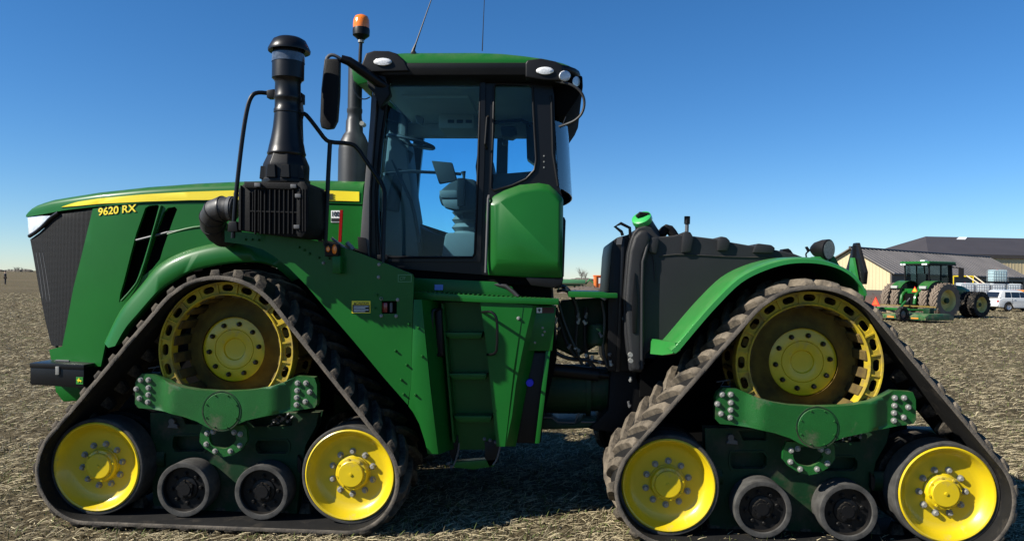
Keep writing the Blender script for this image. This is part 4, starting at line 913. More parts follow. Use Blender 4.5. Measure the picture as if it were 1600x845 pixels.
part('hitch_link', MB().prism(S([(955,560),(985,575),(1000,600),(1010,650),(985,680),(920,670),(950,640)], .85), .85, 1.4), M_blk_mat, bevel=.02)
part('steering_cylinder', MB().tube(T3([(840,575,.95),(935,585,.95)]), .055, 18).tube(T3([(935,585,.95),(985,590,.95)]), .028, 12), M_blk)
hs = random.Random(5)
for i, pth in enumerate((((872,470),(880,500),(892,530),(905,556)), ((868,480),(878,515),(890,545),(899,556)), ((900,480),(902,505),(898,545),(910,570)), ((916,480),(914,515),(916,560),(930,575)), ((940,470),(946,500),(940,545),(950,575)), ((955,480),(958,520),(962,560),(975,575)), ((965,470),(968,510),(970,545),(985,570)), ((850,535),(880,560),(920,562),(960,570)), ((870,455),(885,452),(900,470),(905,500)), ((866,448),(880,446),(893,458),(900,478)), ((970,500),(975,530),(978,560),(990,580)))):
    part('hydraulic_hose', MB().tube(T3([(a, b, .80+.05*(i % 4)) for a, b in pth]), .013+.004*(i % 2), 8, 2), M_hose)
fit = [(903,497),(903,506),(915,497),(915,507),(888,545),(899,547),(904,550),(925,562),(938,568),(955,572),(952,556),(973,530),(974,500),(985,553),(986,563),(998,566),(1004,570),(985,596),(984,636),(868,505),(872,516),(860,452),(875,450),(886,455),(940,527),(916,558)]
for i, (a, b) in enumerate(fit):
    p = at(a, b, .76+.02*(i % 3)); part('fitting', MB().tube([p, p+Vector((hs.uniform(-.02,.02), .0, hs.uniform(.02,.05)))], .011, 8).tube([p+Vector((0,0,.008)), p+Vector((0,0,.022))], .016, 6), M_steel if i % 2 else M_grey)
for a, b in ((985,554),(985.5,563)): part('frame_bolt', MB().lathe([(.001,-.02),(.018,-.02),(.02,.02)], tuple(at(a,b,.55)), n=8), M_steel)
# ================================================================== ground
def ground_mat():
    m = bpy.data.materials.new('dry_field'); m.use_nodes = True; t = m.node_tree; N = t.nodes; L = t.links; b = N['Principled BSDF']
    b.inputs['Roughness'].default_value = .95; b.inputs['Specular IOR Level'].default_value = .1
    tc = N.new('ShaderNodeTexCoord')
    def noise(s, d=6, r=.65, vec=None):
        n = N.new('ShaderNodeTexNoise'); n.inputs['Scale'].default_value = s; n.inputs['Detail'].default_value = d; n.inputs['Roughness'].default_value = r
        L.new(vec or tc.outputs['Object'], n.inputs['Vector']); return n.outputs[0]
    def rng(i, a, c):
        x = N.new('ShaderNodeMapRange'); x.inputs[1].default_value = a; x.inputs[2].default_value = c; L.new(i, x.inputs[0]); return x.outputs[0]
    def mix(f, A, B):
        x = N.new('ShaderNodeMix'); x.data_type = 'RGBA'; L.new(f, x.inputs[0])
        for s, v in ((6, A), (7, B)):
            if isinstance(v, tuple): x.inputs[s].default_value = v
            else: L.new(v, x.inputs[s])
        return x.outputs[2]
    c = mix(rng(noise(.35), .35, .65), (0.085,0.067,0.037,1), (0.165,0.131,0.072,1))
    c = mix(rng(noise(5, 10, .75), .35, .7), c, (0.036,0.028,0.016,1))
    c = mix(rng(noise(28, 8, .8), .5, .72), c, (0.366,0.294,0.162,1))
    c = mix(rng(noise(.9, 5, .7), .55, .78), c, (0.091,0.102,0.034,1))
    mp = N.new('ShaderNodeMapping'); mp.inputs['Scale'].default_value = (.004, .05, 1); L.new(tc.outputs['Object'], mp.inputs[0])
    c = mix(rng(noise(1., 5, .6, mp.outputs[0]), .52, .68), c, (0.146,0.112,0.065,1))
    L.new(c, b.inputs['Base Color'])
    bp = N.new('ShaderNodeBump'); bp.inputs['Strength'].default_value = 1.; bp.inputs['Distance'].default_value = .05; L.new(noise(14, 10, .75), bp.inputs['Height']); L.new(bp.outputs[0], b.inputs['Normal'])
    return m
n = 240
u = np.linspace(-1, 1, n); g = np.sign(u)*(np.exp(np.abs(u)*6.2)-1)/(np.exp(6.2)-1)*4000
gx, gy = np.meshgrid(g+0., g+1.0, indexing='ij')
rng_ = np.random.default_rng(4)
def vnoise(x, y, s, seed):
    r = np.random.default_rng(seed).random((64, 64)); xi, yi = x*s, y*s; x0, y0 = np.floor(xi).astype(int), np.floor(yi).astype(int); fx, fy = xi-x0, yi-y0
    fx = fx*fx*(3-2*fx); fy = fy*fy*(3-2*fy); h = lambda a, b: r[a % 64, b % 64]
    return (h(x0,y0)*(1-fx)+h(x0+1,y0)*fx)*(1-fy)+(h(x0,y0+1)*(1-fx)+h(x0+1,y0+1)*fx)*fy
def gz(x, y):
    d = np.hypot(x, y); w_ = np.clip(1-d/120, 0, 1)
    return ((vnoise(x, y, .5, 1)-.5)*.05+(vnoise(x, y, 2.1, 2)-.5)*.035)*w_-.012
gzv = gz(gx, gy)
vs = np.stack([gx, gy, gzv], -1).reshape(-1, 3)
idx = np.arange(n*n).reshape(n, n); fs = np.stack([idx[:-1,:-1], idx[1:,:-1], idx[1:,1:], idx[:-1,1:]], -1).reshape(-1, 4)
me = bpy.data.meshes.new('ground'); me.from_pydata(vs.tolist(), [], fs.tolist()); me.polygons.foreach_set('use_smooth', [True]*len(me.polygons))
gro_ = kind(link('field_ground', me, ground_mat()), 'structure')
# dry straw lying and standing in the field
def straw(name, count, r0, r1, lmin, lmax, wid, up, m, seed, spread=43., power=1.):
    r = np.random.default_rng(seed)
    d = r0*(r1/r0)**(r.random(count)**power); a = np.radians(r.uniform(-spread, spread, count))+YAW
    cx, cy = cC.x-d*np.sin(a), cC.y+d*np.cos(a)
    cl = vnoise(cx, cy, 1.7, seed+5); cl = .5*cl+.5*vnoise(cx, cy, 5.3, seed+9); keep = r.random(count) < (.12+1.8*cl**1.6); cx, cy, d = cx[keep], cy[keep], d[keep]; c = len(cx)
    th = r.uniform(0, 2*np.pi, c); ln = r.uniform(lmin, lmax, c)*(1+.012*d); el = np.radians(np.abs(r.normal(up, up*.6, c)).clip(2, 85)); wd = wid*(1+.085*d)*r.uniform(.6, 1.3, c)
    dx, dy, dz = np.cos(th)*np.cos(el), np.sin(th)*np.cos(el), np.sin(el)
    sx_, sy_ = -np.sin(th), np.cos(th); z0 = gz(cx, cy)+r.uniform(-.004, .018, c)
    bend = r.uniform(-.25, .25, c)
    P = np.empty((c, 6, 3))
    for k, f in enumerate((0., .55, 1.)):
        ww = wd*(1, .9, .25)[k]*.5; bx, by = bend*f*f*ln*sx_, bend*f*f*ln*sy_
        zc_ = z0+dz*ln*f-.25*ln*f*f*np.cos(el)*np.clip(np.sin(el)*2, 0, 1)
        for q, sg in ((0, -1), (1, 1)):
            P[:, k*2+q, 0] = cx+dx*ln*f+bx+sx_*ww*sg; P[:, k*2+q, 1] = cy+dy*ln*f+by+sy_*ww*sg; P[:, k*2+q, 2] = zc_+sg*ww*.5
    base = np.arange(c)[:, None]*6
    F = np.concatenate([base+np.array([[0,1,3,2]]), base+np.array([[2,3,5,4]])], 1).reshape(-1)
    me = bpy.data.meshes.new(name); me.vertices.add(c*6); me.vertices.foreach_set('co', P.ravel())
    me.loops.add(len(F)); me.loops.foreach_set('vertex_index', F.astype(np.int32)); nf = len(F)//4
    me.polygons.add(nf); me.polygons.foreach_set('loop_start', np.arange(nf, dtype=np.int32)*4)
    me.update(); me.validate(); return kind(link(name, me, m), 'stuff')
def strawmat(name, a, b): return mat(name, a, .75, var=1., c2=b, island=True, spec=.25)
M_st = strawmat('dry_straw', (.52,.44,.27), (.21,.17,.098)); M_st2 = strawmat('brown_straw', (.215,.175,.105), (.078,.063,.037)); M_gs = strawmat('green_grass', (0.122,0.144,0.034), (0.055,0.084,0.020))
tag(straw('dry_straw', 310000, 4.3, 75, .03, .12, .0034, 16, M_st, 21), 'pale dry straw and stubble scattered over the field', 'straw')
tag(straw('brown_straw', 140000, 4.3, 60, .03, .10, .004, 12, M_st2, 22), 'brown weathered straw matted over the field', 'straw')
tag(straw('short_grass', 45000, 4.3, 60, .025, .07, .0036, 45, M_gs, 23), 'thin green grass shoots coming through the straw', 'grass')
# ================================================================== background things
def P3(name, mb, m, par, bevel=0., seg=2, angle=32): return sub(name, mb.mesh(name, bevel, seg, angle), m, par)
def yprism(mb, pts, y0, y1): return mb.prism(pts, y0, y1)
M_cream = mat('cream_siding', (.52,.42,.245), .6, var=.08, vscale=.6)
M_brown = mat('brown_metal', (.055,.045,.038), .6, var=.2, vscale=.5)
M_roofb = mat('weathered_roof', (.14,.123,.11), .6, var=.45, vscale=.25, bump=.1, bscale=3)
M_roofd = mat('dark_brown_roof', (.05,.042,.039), .6, var=.15, vscale=.3)
# ---- shed with cream gable
dirv = Vector((.79, .61))
def cs(px, depth): return G(px, depth)
c0 = G(1393, 80); ang = math.atan2(r0.y*.79+cF.y*.61, r0.x*.79+cF.x*.61)
shed = thing('shed', 'long shed with cream gable wall and weathered grey brown metal roof', 'shed', c0, rz=ang)
W2, LEN, EZ, RZ_ = 8.6, 36., 3.15, 5.62
# local: x along the ridge away, y across (positive towards the left gable corner)
P3('gable_wall', MB().loft([[(0,0,1.2),(0,W2,1.2),(0,W2,EZ),(0,W2/2,RZ_-.05),(0,0,EZ)], [(.15,0,1.2),(.15,W2,1.2),(.15,W2,EZ),(.15,W2/2,RZ_-.05),(.15,0,EZ)]]), M_cream, shed)
rb = MB()
for i in range(23):
    y = .2+i*.37
    if y < W2-.1: rb.box(-.02, .0, y-.035, y+.035, 1.22, EZ+(RZ_-EZ)*(1-abs(y-W2/2)/(W2/2))-.12)
kind(P3('siding_ribs', rb, M_cream, shed), 'stuff')
P3('wainscot', MB().box(-.03, .16, 0, W2, 0, 1.2), M_brown, shed)
P3('corner_trim', MB().box(-.06, .2, -.08, .1, 0, EZ), M_brown, shed)
P3('long_wall', MB().box(.15, 21, 0, .15, 0, EZ).box(.15, LEN, W2-.15, W2, 0, EZ).box(LEN-.15, LEN, 0, W2, 0, EZ), M_brown, shed)
for x in (24, 28, 32, 35.8): P3('post', MB().box(x-.15, x+.15, 0, .25, 0, EZ), M_brown, shed)
P3('header_beam', MB().box(.2, LEN, -.05, .2, EZ-.75, EZ-.05), M_brown, shed)
P3('bay_shade_sheet', MB().box(21, LEN, 5, 5.2, 0, EZ), M_void, shed)  # black sheet standing for the shade inside the open bays
for s in (0, 1):
    ye, yr = (-.5, W2/2) if s == 0 else (W2+.5, W2/2); ze_ = EZ-(RZ_-EZ)*.5/(W2/2)
    P3('roof_slope', MB().loft([[(-.45,ye,ze_),(-.45,yr,RZ_),(-.45,yr,RZ_+.12),(-.45,ye,ze_+.12)], [(LEN+.4,ye,ze_),(LEN+.4,yr,RZ_),(LEN+.4,yr,RZ_+.12),(LEN+.4,ye,ze_+.12)]]), M_roofb, shed)
rb = MB()
for i in range(40):
    x = -.3+i*.93; y0_, z0_ = -.5, EZ-(RZ_-EZ)*.5/(W2/2)+.12
    rb.loft([[(x-.05,y0_,z0_-.01),(x+.05,y0_,z0_-.01),(x+.03,y0_,z0_+.05),(x-.03,y0_,z0_+.05)], [(x-.05,W2/2,RZ_+.11),(x+.05,W2/2,RZ_+.11),(x+.03,W2/2,RZ_+.17),(x-.03,W2/2,RZ_+.17)]])
kind(P3('roof_ribs', rb, M_roofb, shed), 'stuff')
P3('ridge_cap', MB().tube([(-.5,W2/2,RZ_+.13),(LEN+.4,W2/2,RZ_+.13)], .14, 8), M_brown, shed)
# ---- larger building behind
bd = G(1450, 122); big = thing('barn', 'large building with dark brown roof standing behind the long shed', 'barn', bd, rz=math.atan2(r0.y, r0.x)+R_(4))
hz = lambda py, x, depth: CAM_H+((434+.0157*(x-800))-py)/FPX*depth
ez, rz2 = hz(399, 1500, 122), hz(372.5, 1550, 133)
P3('wall', MB().box(.6, 40, .25, .5, 0, ez).box(.6, .9, .25, 22, 0, ez), M_cream, big)
rb = MB()
for i in range(70): rb.box(1.3+i*.55, 1.4+i*.55, 0.225, .25, 0, ez-.3)
kind(P3('siding_ribs', rb, M_cream, big), 'stuff')
P3('roof_slope', MB().loft([[(0,0,ez),(6.5,11,rz2),(6.5,11,rz2+.2),(0,0,ez+.25)], [(42,0,ez),(42,11,rz2),(42,11,rz2+.2),(42,0,ez+.25)]]), M_roofd, big)
P3('roof_slope', MB().loft([[(0,22,ez),(6.5,11,rz2),(6.5,11,rz2+.2),(0,22,ez+.25)], [(42,22,ez),(42,11,rz2),(42,11,rz2+.2),(42,22,ez+.25)]]), M_roofd, big)
P3('end_slope', MB().loft([[(0,0,ez),(6.5,11,rz2),(0,22,ez)], [(0,0,ez+.24),(6.5,11,rz2+.19),(0,22,ez+.24)]]), M_roofd, big)
kx = 10.9; sl = lambda y: ez+.25+(rz2-.05-ez)*y/11
P3('skylight', MB().loft([[(kx,9.2,sl(9.2)+.02),(kx+1.6,9.2,sl(9.2)+.02),(kx+2.9,10.6,sl(10.6)+.04),(kx+1.4,10.6,sl(10.6)+.04)], [(kx,9.2,sl(9.2)+.1),(kx+1.6,9.2,sl(9.2)+.1),(kx+2.9,10.6,sl(10.6)+.12),(kx+1.4,10.6,sl(10.6)+.12)]]), mat('skylight_white', (.8,.8,.78), .4), big)
P3('fascia', MB().box(0, 42, -.06, .06, ez-.35, ez+.1), M_brown, big)

# ---- row-crop tractor with dual wheels
VIEW = lambda px: math.pi/2+YAW-math.atan((px-800)/FPX)
bt_p = G(1437, 44.5); bt = thing('row_crop_tractor', 'green row crop tractor with dual rear wheels and glazed cab hitched to the mower', 'tractor', bt_p, rz=VIEW(1440)-R_(39))
def wheel(par, x, y, r, w_, rim, sgn):
    rim_m = MB().lathe([(.001, -.06), (rim*.3, -.06), (rim*.35, .04), (rim*.85, .06), (rim*.95, -w_*.35), (rim, -w_*.42), (rim, w_*.42), (rim*.9, .1), (.001, .1)], n=24)
    me = rim_m.mesh('wheel'); wo = sub('wheel', me, mat('sunlit_cream_rim', (.62,.50,.16), .5, var=.2, vscale=3), par, (x, y, r), scale=(1, -sgn, 1))  # rim paled to cream, sunlight on it put into the colour
    tm = MB().lathe([(rim*.98, -w_*.45), (r*.80, -w_*.5), (r*.93, -w_*.48), (r*.955, -w_*.4), (r*.955, w_*.4), (r*.93, w_*.48), (r*.80, w_*.5), (rim*.98, w_*.45)], n=36)
    nl = 22
    for k in range(nl):
        for s in (-1, 1):
            a0 = 2*math.pi*(k+(.5 if s > 0 else 0))/nl; q = []
            for yy, da in ((s*w_*.47, 0.), (s*w_*.02, .28)):
                for rr2 in (r*.94, r):
                    for d_ in (-.05, .05): q.append((rr2*math.cos(a0+da+d_), yy, rr2*math.sin(a0+da+d_)))
            tm.add(q, [(0,1,3,2),(4,6,7,5),(0,4,5,1),(2,3,7,6),(0,2,6,4),(1,5,7,3)])
    sub('tyre', tm.mesh('tyre', angle=40), mat('field_tyre', (.19,.145,.105), .9, var=.35, vscale=3) if r > .9 else M_rub, wo); return wo
for sgn in (-1, 1):
    for y in (.95, 1.62): wheel(bt, 0, sgn*y, .99, .5, .62, sgn)
    for y in (.92, 1.5): wheel(bt, 2.95, sgn*y, .76, .42, .46, sgn)
P3('rear_axle', MB().tube([(0,-1.8,.99),(0,1.8,.99)], .16, 14).box(-.4, 1.0, -.4, .4, .7, 1.4), M_green_dk, bt, .02)
P3('front_axle', MB().tube([(2.95,-1.6,.76),(2.95,1.6,.76)], .12, 12).box(.8, 3.6, -.25, .25, .65, 1.05), M_green_dk, bt, .02)
P3('hood', MB().loft([[(1.5,y,z) for y, z in ((-.45,1.05),(-.45,1.7),(-.3,1.95),(.3,1.95),(.45,1.7),(.45,1.05))], [(3.2,y,z) for y, z in ((-.43,1.0),(-.43,1.6),(-.28,1.82),(.28,1.82),(.43,1.6),(.43,1.0))], [(3.9,y,z) for y, z in ((-.34,1.0),(-.34,1.4),(-.22,1.6),(.22,1.6),(.34,1.4),(.34,1.0))]]), M_green, bt, .03)
cabp = [(-.15,1.55),(1.45,1.45),(1.6,2.1),(1.35,3.02),(-.25,3.02)]
cg = MB()
posts = [((-.15,1.6),(-.25,3.0)), ((.75,1.5),(.72,3.0)), ((1.5,1.6),(1.33,3.0))]
for sgn in (-1, 1):
    for (a, b) in posts: cg.tube([(a[0], sgn*.78, a[1]), (b[0], sgn*.80, b[1])], .05, 6)
cg.box(-.2, 1.5, -.8, .8, 1.45, 1.62)
CAB = P3('cab_frame', cg, M_frame, bt)
gl2 = glass('distant_cab_glass', (.45,.58,.60))
sub('cab_glass', MB().prism([(-.13,1.62),(1.48,1.62),(1.33,2.98),(-.23,2.98)], -.785, .785).mesh('cab_glass'), gl2, CAB)
sub('cab_seat', MB().box(.2,.7,-.3,.3,1.62,2.0).box(.15,.35,-.28,.28,1.9,2.5).mesh('cab_seat', .05), M_intd, CAB)
P3('roof', MB().box(-.45, 1.75, -.98, .98, 3.02, 3.2), M_green, bt, .07, 3)
P3('roof_band', MB().box(-.47, 1.76, -.99, .99, 2.98, 3.06), M_blk, bt, .02)
for y in (-.8, -.62, .62, .82): P3('work_lamp', MB().box(-.52, -.46, y-.08, y+.08, 2.97, 3.07), M_lens, bt, .01)
P3('roof_receiver', MB().box(.2, .5, -.15, .15, 3.2, 3.28), M_white, bt, .02)
for sgn in (-1, 1):
    P3('fender', MB().loft([[(1.1*math.cos(a)*1.0, sgn*y, .99+1.1*math.sin(a)) for y in (.55, 1.25)] + [(1.05*math.cos(a), sgn*y, .99+1.05*math.sin(a)) for y in (1.25, .55)] for a in np.linspace(.5, 2.5, 10)]), M_green, bt)
    P3('fender_lamp', MB().box(-.95, -.75, sgn*.95-.22, sgn*.95+.22, 1.62, 1.78), mat('grey_lamp', (.35,.36,.33), .4), bt, .03)
    P3('lift_arm', MB().tube([(-.3, sgn*.42, 1.5), (-.85, sgn*.45, 1.35), (-.95, sgn*.45, .75)], .09, 8, 1), M_green, bt)
    P3('lower_link', MB().tube([(-.3, sgn*.4, .65), (-1.1, sgn*.5, .6)], .06, 8), M_green_dk, bt)
    P3('mirror', MB().tube([(1.35, sgn*.8, 2.9), (1.7, sgn*1.3, 2.85)], .03, 6).box(1.66, 1.74, sgn*1.32-.14, sgn*1.32+.14, 2.3, 2.85), M_blk, bt)
P3('rear_housing', MB().box(-.55, 0, -.75, .75, 1.25, 1.62), M_green, bt, .05)
P3('hitch_valves', MB().box(-.75, -.45, -.36, .36, .6, 1.35), M_void, bt, .03)
P3('top_link', MB().tube([(-.5, 0, 1.3), (-.9, .05, .9), (-1.2, .1, .7)], .04, 6), M_grey, bt)
P3('exhaust', MB().tube([(1.75, -.62, 1.5), (1.75, -.62, 2.3), (1.75, -.62, 3.0)], [.14,.12,.08], 12), M_blk, bt)
M_or = mat('signal_orange', (.85,.25,.02), .5); M_rd = mat('signal_red', (.62,.03,.015), .5)
smv = P3('warning_triangle', MB().loft([[(-.60, -.18+y, z) for y, z in ((-.2,1.42),(.2,1.42),(0,1.76))], [(-.58, -.18+y, z) for y, z in ((-.2,1.42),(.2,1.42),(0,1.76))]]), M_rd, bt)
P3('triangle_face', MB().loft([[(-.61, -.18+y, z) for y, z in ((-.13,1.46),(.13,1.46),(0,1.68))], [(-.602, -.18+y, z) for y, z in ((-.13,1.46),(.13,1.46),(0,1.68))]]), mat('signal_yellow', (.85,.50,.02), .5), bt)
# ---- rotary cutter behind it
mw_p = G(1412, 39.7); mw = thing('rotary_mower', 'low green folding rotary mower with red warning triangle behind the parked tractor', 'mower', mw_p, rz=VIEW(1424)-R_(39))
M_mow = mat('mower_paint', (.02,.13,.03), .5, var=.4, vscale=3, dirt=(.22,.17,.10), dirt_amt=.35, dscale=2.5)
for y0_, y1_ in ((-2.1,-.8), (-.7,.7), (.8,2.1)):
    P3('deck', MB().prism([(-1.0,.12),(1.0,.12),(1.0,.30),(.7,.42),(-.75,.42),(-1.05,.30)], y0_, y1_), M_mow, mw, .03)
    P3('safety_band', MB().box(-1.03, -1.0, y0_+.4, y0_+.8, .18, .27), M_or, mw)
    P3('gearbox', MB().box(-.15, .2, (y0_+y1_)/2-.18, (y0_+y1_)/2+.18, .4, .7), M_green_dk, mw, .04)
P3('drive_shafts', MB().tube([(.1,-1.8,.75),(.1,1.8,.75)], .03, 8).tube([(.1,0,.75),(1.9,0,.72)], .04, 8), M_drum, mw)
P3('drawbar', MB().tube([(.9,.5,.5),(2.4,0,.55)], .06, 8).tube([(.9,-.5,.5),(2.4,0,.55)], .06, 8), M_green, mw)
P3('wheel_frame', MB().tube([(-.9,-1.1,.6),(-.9,1.1,.6)], .07, 8).tube([(-.9,-1.1,.6),(-1.4,-1.1,.42)], .06, 8).tube([(-.9,1.1,.6),(-1.4,1.1,.42)], .06, 8).tube([(-.8,-.4,.6),(-.2,-.3,1.0)], .06, 8), M_green, mw)
for y in (-1.1, 1.1, 2.3):
    tm = MB().lathe([(.2,-.1),(.34,-.12),(.38,-.07),(.38,.07),(.34,.12),(.2,.1)], n=24).mesh('wheel'); wo = sub('wheel', tm, M_rub, mw, (-1.4, y, .38))
    sub('rim', MB().lathe([(.001,-.07),(.1,-.07),(.2,-.05),(.2,.07),(.001,.05)], n=18).mesh('rim'), M_grey, wo)
P3('hay_clump', MB().loft([[(-.1+1.0*math.cos(a)*k, .7+1.1*math.sin(a)*k, z) for a in np.linspace(0, 6.28, 11)[:-1]] for k, z in ((1,.38),(.85,.6),(.45,.75))]), mat('old_hay', (.25,.19,.11), .9, bump=1., bscale=20, var=.5, vscale=6), mw)
pl_ = Vector((-1.35, .5, -.32))
P3('sign_post', MB().tube([pl_+Vector((0,0,.7)), pl_+Vector((0,0,1.5))], .03, 6), M_green_dk, mw)
P3('warning_triangle', MB().loft([[tuple(pl_+Vector((-.05,y,z))) for y, z in ((-.27,1.05),(.27,1.05),(0,1.52))], [tuple(pl_+Vector((-.03,y,z))) for y, z in ((-.27,1.05),(.27,1.05),(0,1.52))]]), M_rd, mw)
P3('triangle_face', MB().loft([[tuple(pl_+Vector((-.06,y,z))) for y, z in ((-.18,1.11),(.18,1.11),(0,1.42))], [tuple(pl_+Vector((-.052,y,z))) for y, z in ((-.18,1.11),(.18,1.11),(0,1.42))]]), mat('signal_bright', (.9,.10,.02), .5), mw)
P3('white_lamp', MB().lathe([(.001,-.1),(.09,-.09),(.13,0),(.09,.09),(.001,.1)], tuple(pl_+Vector((-.08,.12,.86))), 'X', 16), M_white, mw)

# ---- cars
def car(name, label, px, depth, rz, paint, L=4.3):
    p = G(px, depth); c = thing(name, label, 'car', p, rz=rz)   # x forward, origin under the rear bumper
    low = [(0,.42),(.02,.30),(.45,.26)]+[(.82-.37*math.cos(a), .32+.37*math.sin(a)) for a in np.linspace(0, math.pi, 9)]+[(1.3,.24),(3.0,.24)]+[(3.45-.37*math.cos(a), .32+.37*math.sin(a)) for a in np.linspace(0, math.pi, 9)]+[(4.15,.28),(4.28,.4),(4.28,.62),(4.1,.86),(3.2,.98),(2.0,.99),(.3,.96),(.06,.86),(-.02,.6)]
    P3('body', MB().prism(low, -.86, .86), paint, c, .05, 3, 40)
    gh = MB().loft([[(x, y, .95) for x, y in ((.10,-.80),(2.9,-.80),(2.9,.80),(.10,.80))], [(x, y, 1.35) for x, y in ((.32,-.70),(2.35,-.68),(2.35,.68),(.32,.70))], [(x, y, 1.53) for x, y in ((.50,-.60),(1.95,-.58),(1.95,.58),(.50,.60))], [(x, y, 1.57) for x, y in ((.75,-.45),(1.75,-.43),(1.75,.43),(.75,.45))]])
    P3('roof_shell', gh, paint, c, .03, 2, 40)
    gk = mat('car_window', (.012,.014,.016), .06, coat=1.)
    sd = lambda z: -.80+(z-.95)*.25
    for s in (1, -1):
        for xs_ in ((.55, 1.05), (1.12, 1.75), (1.82, 2.5)):
            x0_, x1_ = xs_; z0_, z1_ = 1.0, 1.40
            tl = .16 if x0_ < .6 else 0.; tr = .36 if x1_ > 2.4 else 0.
            P3('side_window', MB().loft([[(x0_, s*(sd(z0_)-.010), z0_), (x1_, s*(sd(z0_)-.010), z0_), (x1_-tr, s*(sd(z1_)-.014), z1_), (x0_+tl*.5, s*(sd(z1_)-.014), z1_)], [(x0_, s*(sd(z0_)+.03), z0_), (x1_, s*(sd(z0_)+.03), z0_), (x1_-tr, s*(sd(z1_)+.03), z1_), (x0_+tl*.5, s*(sd(z1_)+.03), z1_)]]), gk, c)
        P3('tail_light', MB().box(-.035, .16, s*.68, s*.84, .66, .80) if s > 0 else MB().box(-.035, .16, -.84, -.68, .66, .80), mat('tail_red', (.35,.03,.02), .3), c, .02)
        P3('door_seam', MB().box(1.10, 1.115, s*.862-.004, s*.862+.004, .32, .95).box(2.1, 2.115, s*.862-.004, s*.862+.004, .3, .95), M_black, c)
        P3('door_handle', MB().box(1.2, 1.36, s*.868-.012, s*.868+.012, .83, .87), paint, c, .005)
        for x in (.82, 3.45):
            wo = sub('wheel', MB().lathe([(.2,-.1),(.29,-.11),(.32,-.07),(.32,.07),(.29,.11),(.2,.1)], n=28).mesh('wheel'), M_rub, c, (x, s*.76, .32))
            sub('rim', MB().lathe([(.001,-.09),(.05,-.09),(.08,-.06),(.17,-.08),(.2,-.1),(.2,.1),(.17,.08),(.08,.06),(.05,.09),(.001,.09)], n=20).mesh('rim'), mat('wheel_alloy', (.45,.45,.46), .35, .7), wo)
    P3('rear_window', MB().loft([[(.11,-.62,1.02),(.11,.62,1.02),(.30,.56,1.40),(.30,-.56,1.40)], [(.06,-.62,1.02),(.06,.62,1.02),(.25,.56,1.40),(.25,-.56,1.40)]]), gk, c)
    P3('plate', MB().box(-.05, -.02, -.26, .26, .52, .64), mat('number_plate', (.4,.42,.45), .5), c)
    P3('bumper', MB().box(-.10, .2, -.84, .84, .34, .52), paint, c, .05)
    return c
car('station_wagon', 'white station wagon with dark rear window parked beside the dual wheel tractor', 1547.5, 57, VIEW(1550)-R_(50), mat('white_car_paint', (.58,.58,.565), .25, coat=.6))
car('orange_car', 'orange car parked behind the white station wagon', 1572, 63, VIEW(1580)-R_(62), mat('orange_car_paint', (.62,.24,.03), .3, coat=.5))
# ---- liquid totes in wire cages on a flatbed
M_hd = mat('tote_plastic', (.62,.66,.66), .4, var=.15, vscale=2); M_cage = mat('tote_cage', (.42,.43,.44), .4, .6); M_tq = mat('tote_liquid_plastic', (.42,.58,.60), .35, var=.2, vscale=2)
def tote(label, pos, rz, m, grp):
    t = thing('liquid_tote', label, 'tote', pos, grp, rz)
    P3('pallet', MB().box(-.6,.6,-.5,.5,0,.05).box(-.6,.6,-.5,-.38,.05,.12).box(-.6,.6,.38,.5,.05,.12).box(-.6,.6,-.06,.06,.05,.12), M_blk, t)
    P3('tank', MB().box(-.56,.56,-.46,.46,.13,1.1), m, t, .06)
    P3('filler_cap', MB().lathe([(.09,1.09),(.09,1.14),(.001,1.14)], (0,0,0), 'Z', 14), M_red, t)
    cg = MB()
    for z in (.3, .55, .8, 1.03):
        cg.tube([(-.6,-.5,z),(.6,-.5,z),(.6,.5,z),(-.6,.5,z),(-.6,-.5,z)], .012, 4)
    for i in range(7):
        x = -.6+i*.2; cg.tube([(x,-.5,.1),(x,-.5,1.05)], .011, 4).tube([(x,.5,.1),(x,.5,1.05)], .011, 4)
    for i in range(6):
        y = -.5+i*.2; cg.tube([(-.6,y,.1),(-.6,y,1.05)], .011, 4).tube([(.6,y,.1),(.6,y,1.05)], .011, 4)
    P3('cage', cg, M_cage, t); return t
rzt = VIEW(1530)-R_(62); ax_ = Vector((math.cos(rzt), math.sin(rzt), 0)); ay_ = Vector((-ax_.y, ax_.x, 0))
t0 = G(1508, 66)
fb = thing('flatbed_trailer', 'low dark flatbed trailer carrying the caged white liquid totes', 'trailer', t0, rz=rzt)
P3('deck', MB().box(-1.0, 5.4, -1.2, 1.2, .8, .95), M_blk, fb, .02)
for x in (2.6, 3.6):
    for y in (-1.0, 1.0): sub('wheel', MB().lathe([(.001,-.1),(.2,-.1),(.4,-.12),(.42,-.08),(.42,.08),(.4,.12),(.001,.1)], n=20).mesh('wheel'), M_rub, fb, (x, y, .42))
P3('axles', MB().tube([(2.6,-1,.42),(2.6,1,.42)], .06, 8).tube([(3.6,-1,.42),(3.6,1,.42)], .06, 8).box(2.2,4,-.6,.6,.4,.82).box(-.9,-.7,-.5,-.3,0,.82), M_blk, fb)
lab = ['white caged liquid tote at the end of the flatbed row next to the tractor hood', 'white caged liquid tote second along the flatbed row from the tractor hood', 'white caged liquid tote carrying the upper stacked tote on its far half', 'white caged liquid tote at the flatbed end beside the dark shed opening']
for i in range(4): tote(lab[i], t0+ax_*(-.3+i*1.27)-ay_*.6+Vector((0,0,.951)), rzt, M_hd, 'caged liquid totes')
tote('pale blue caged liquid tote stacked on top of the lower tote row', t0+ax_*(2.35)-ay_*.6+Vector((0,0,2.09)), rzt, M_tq, 'caged liquid totes')
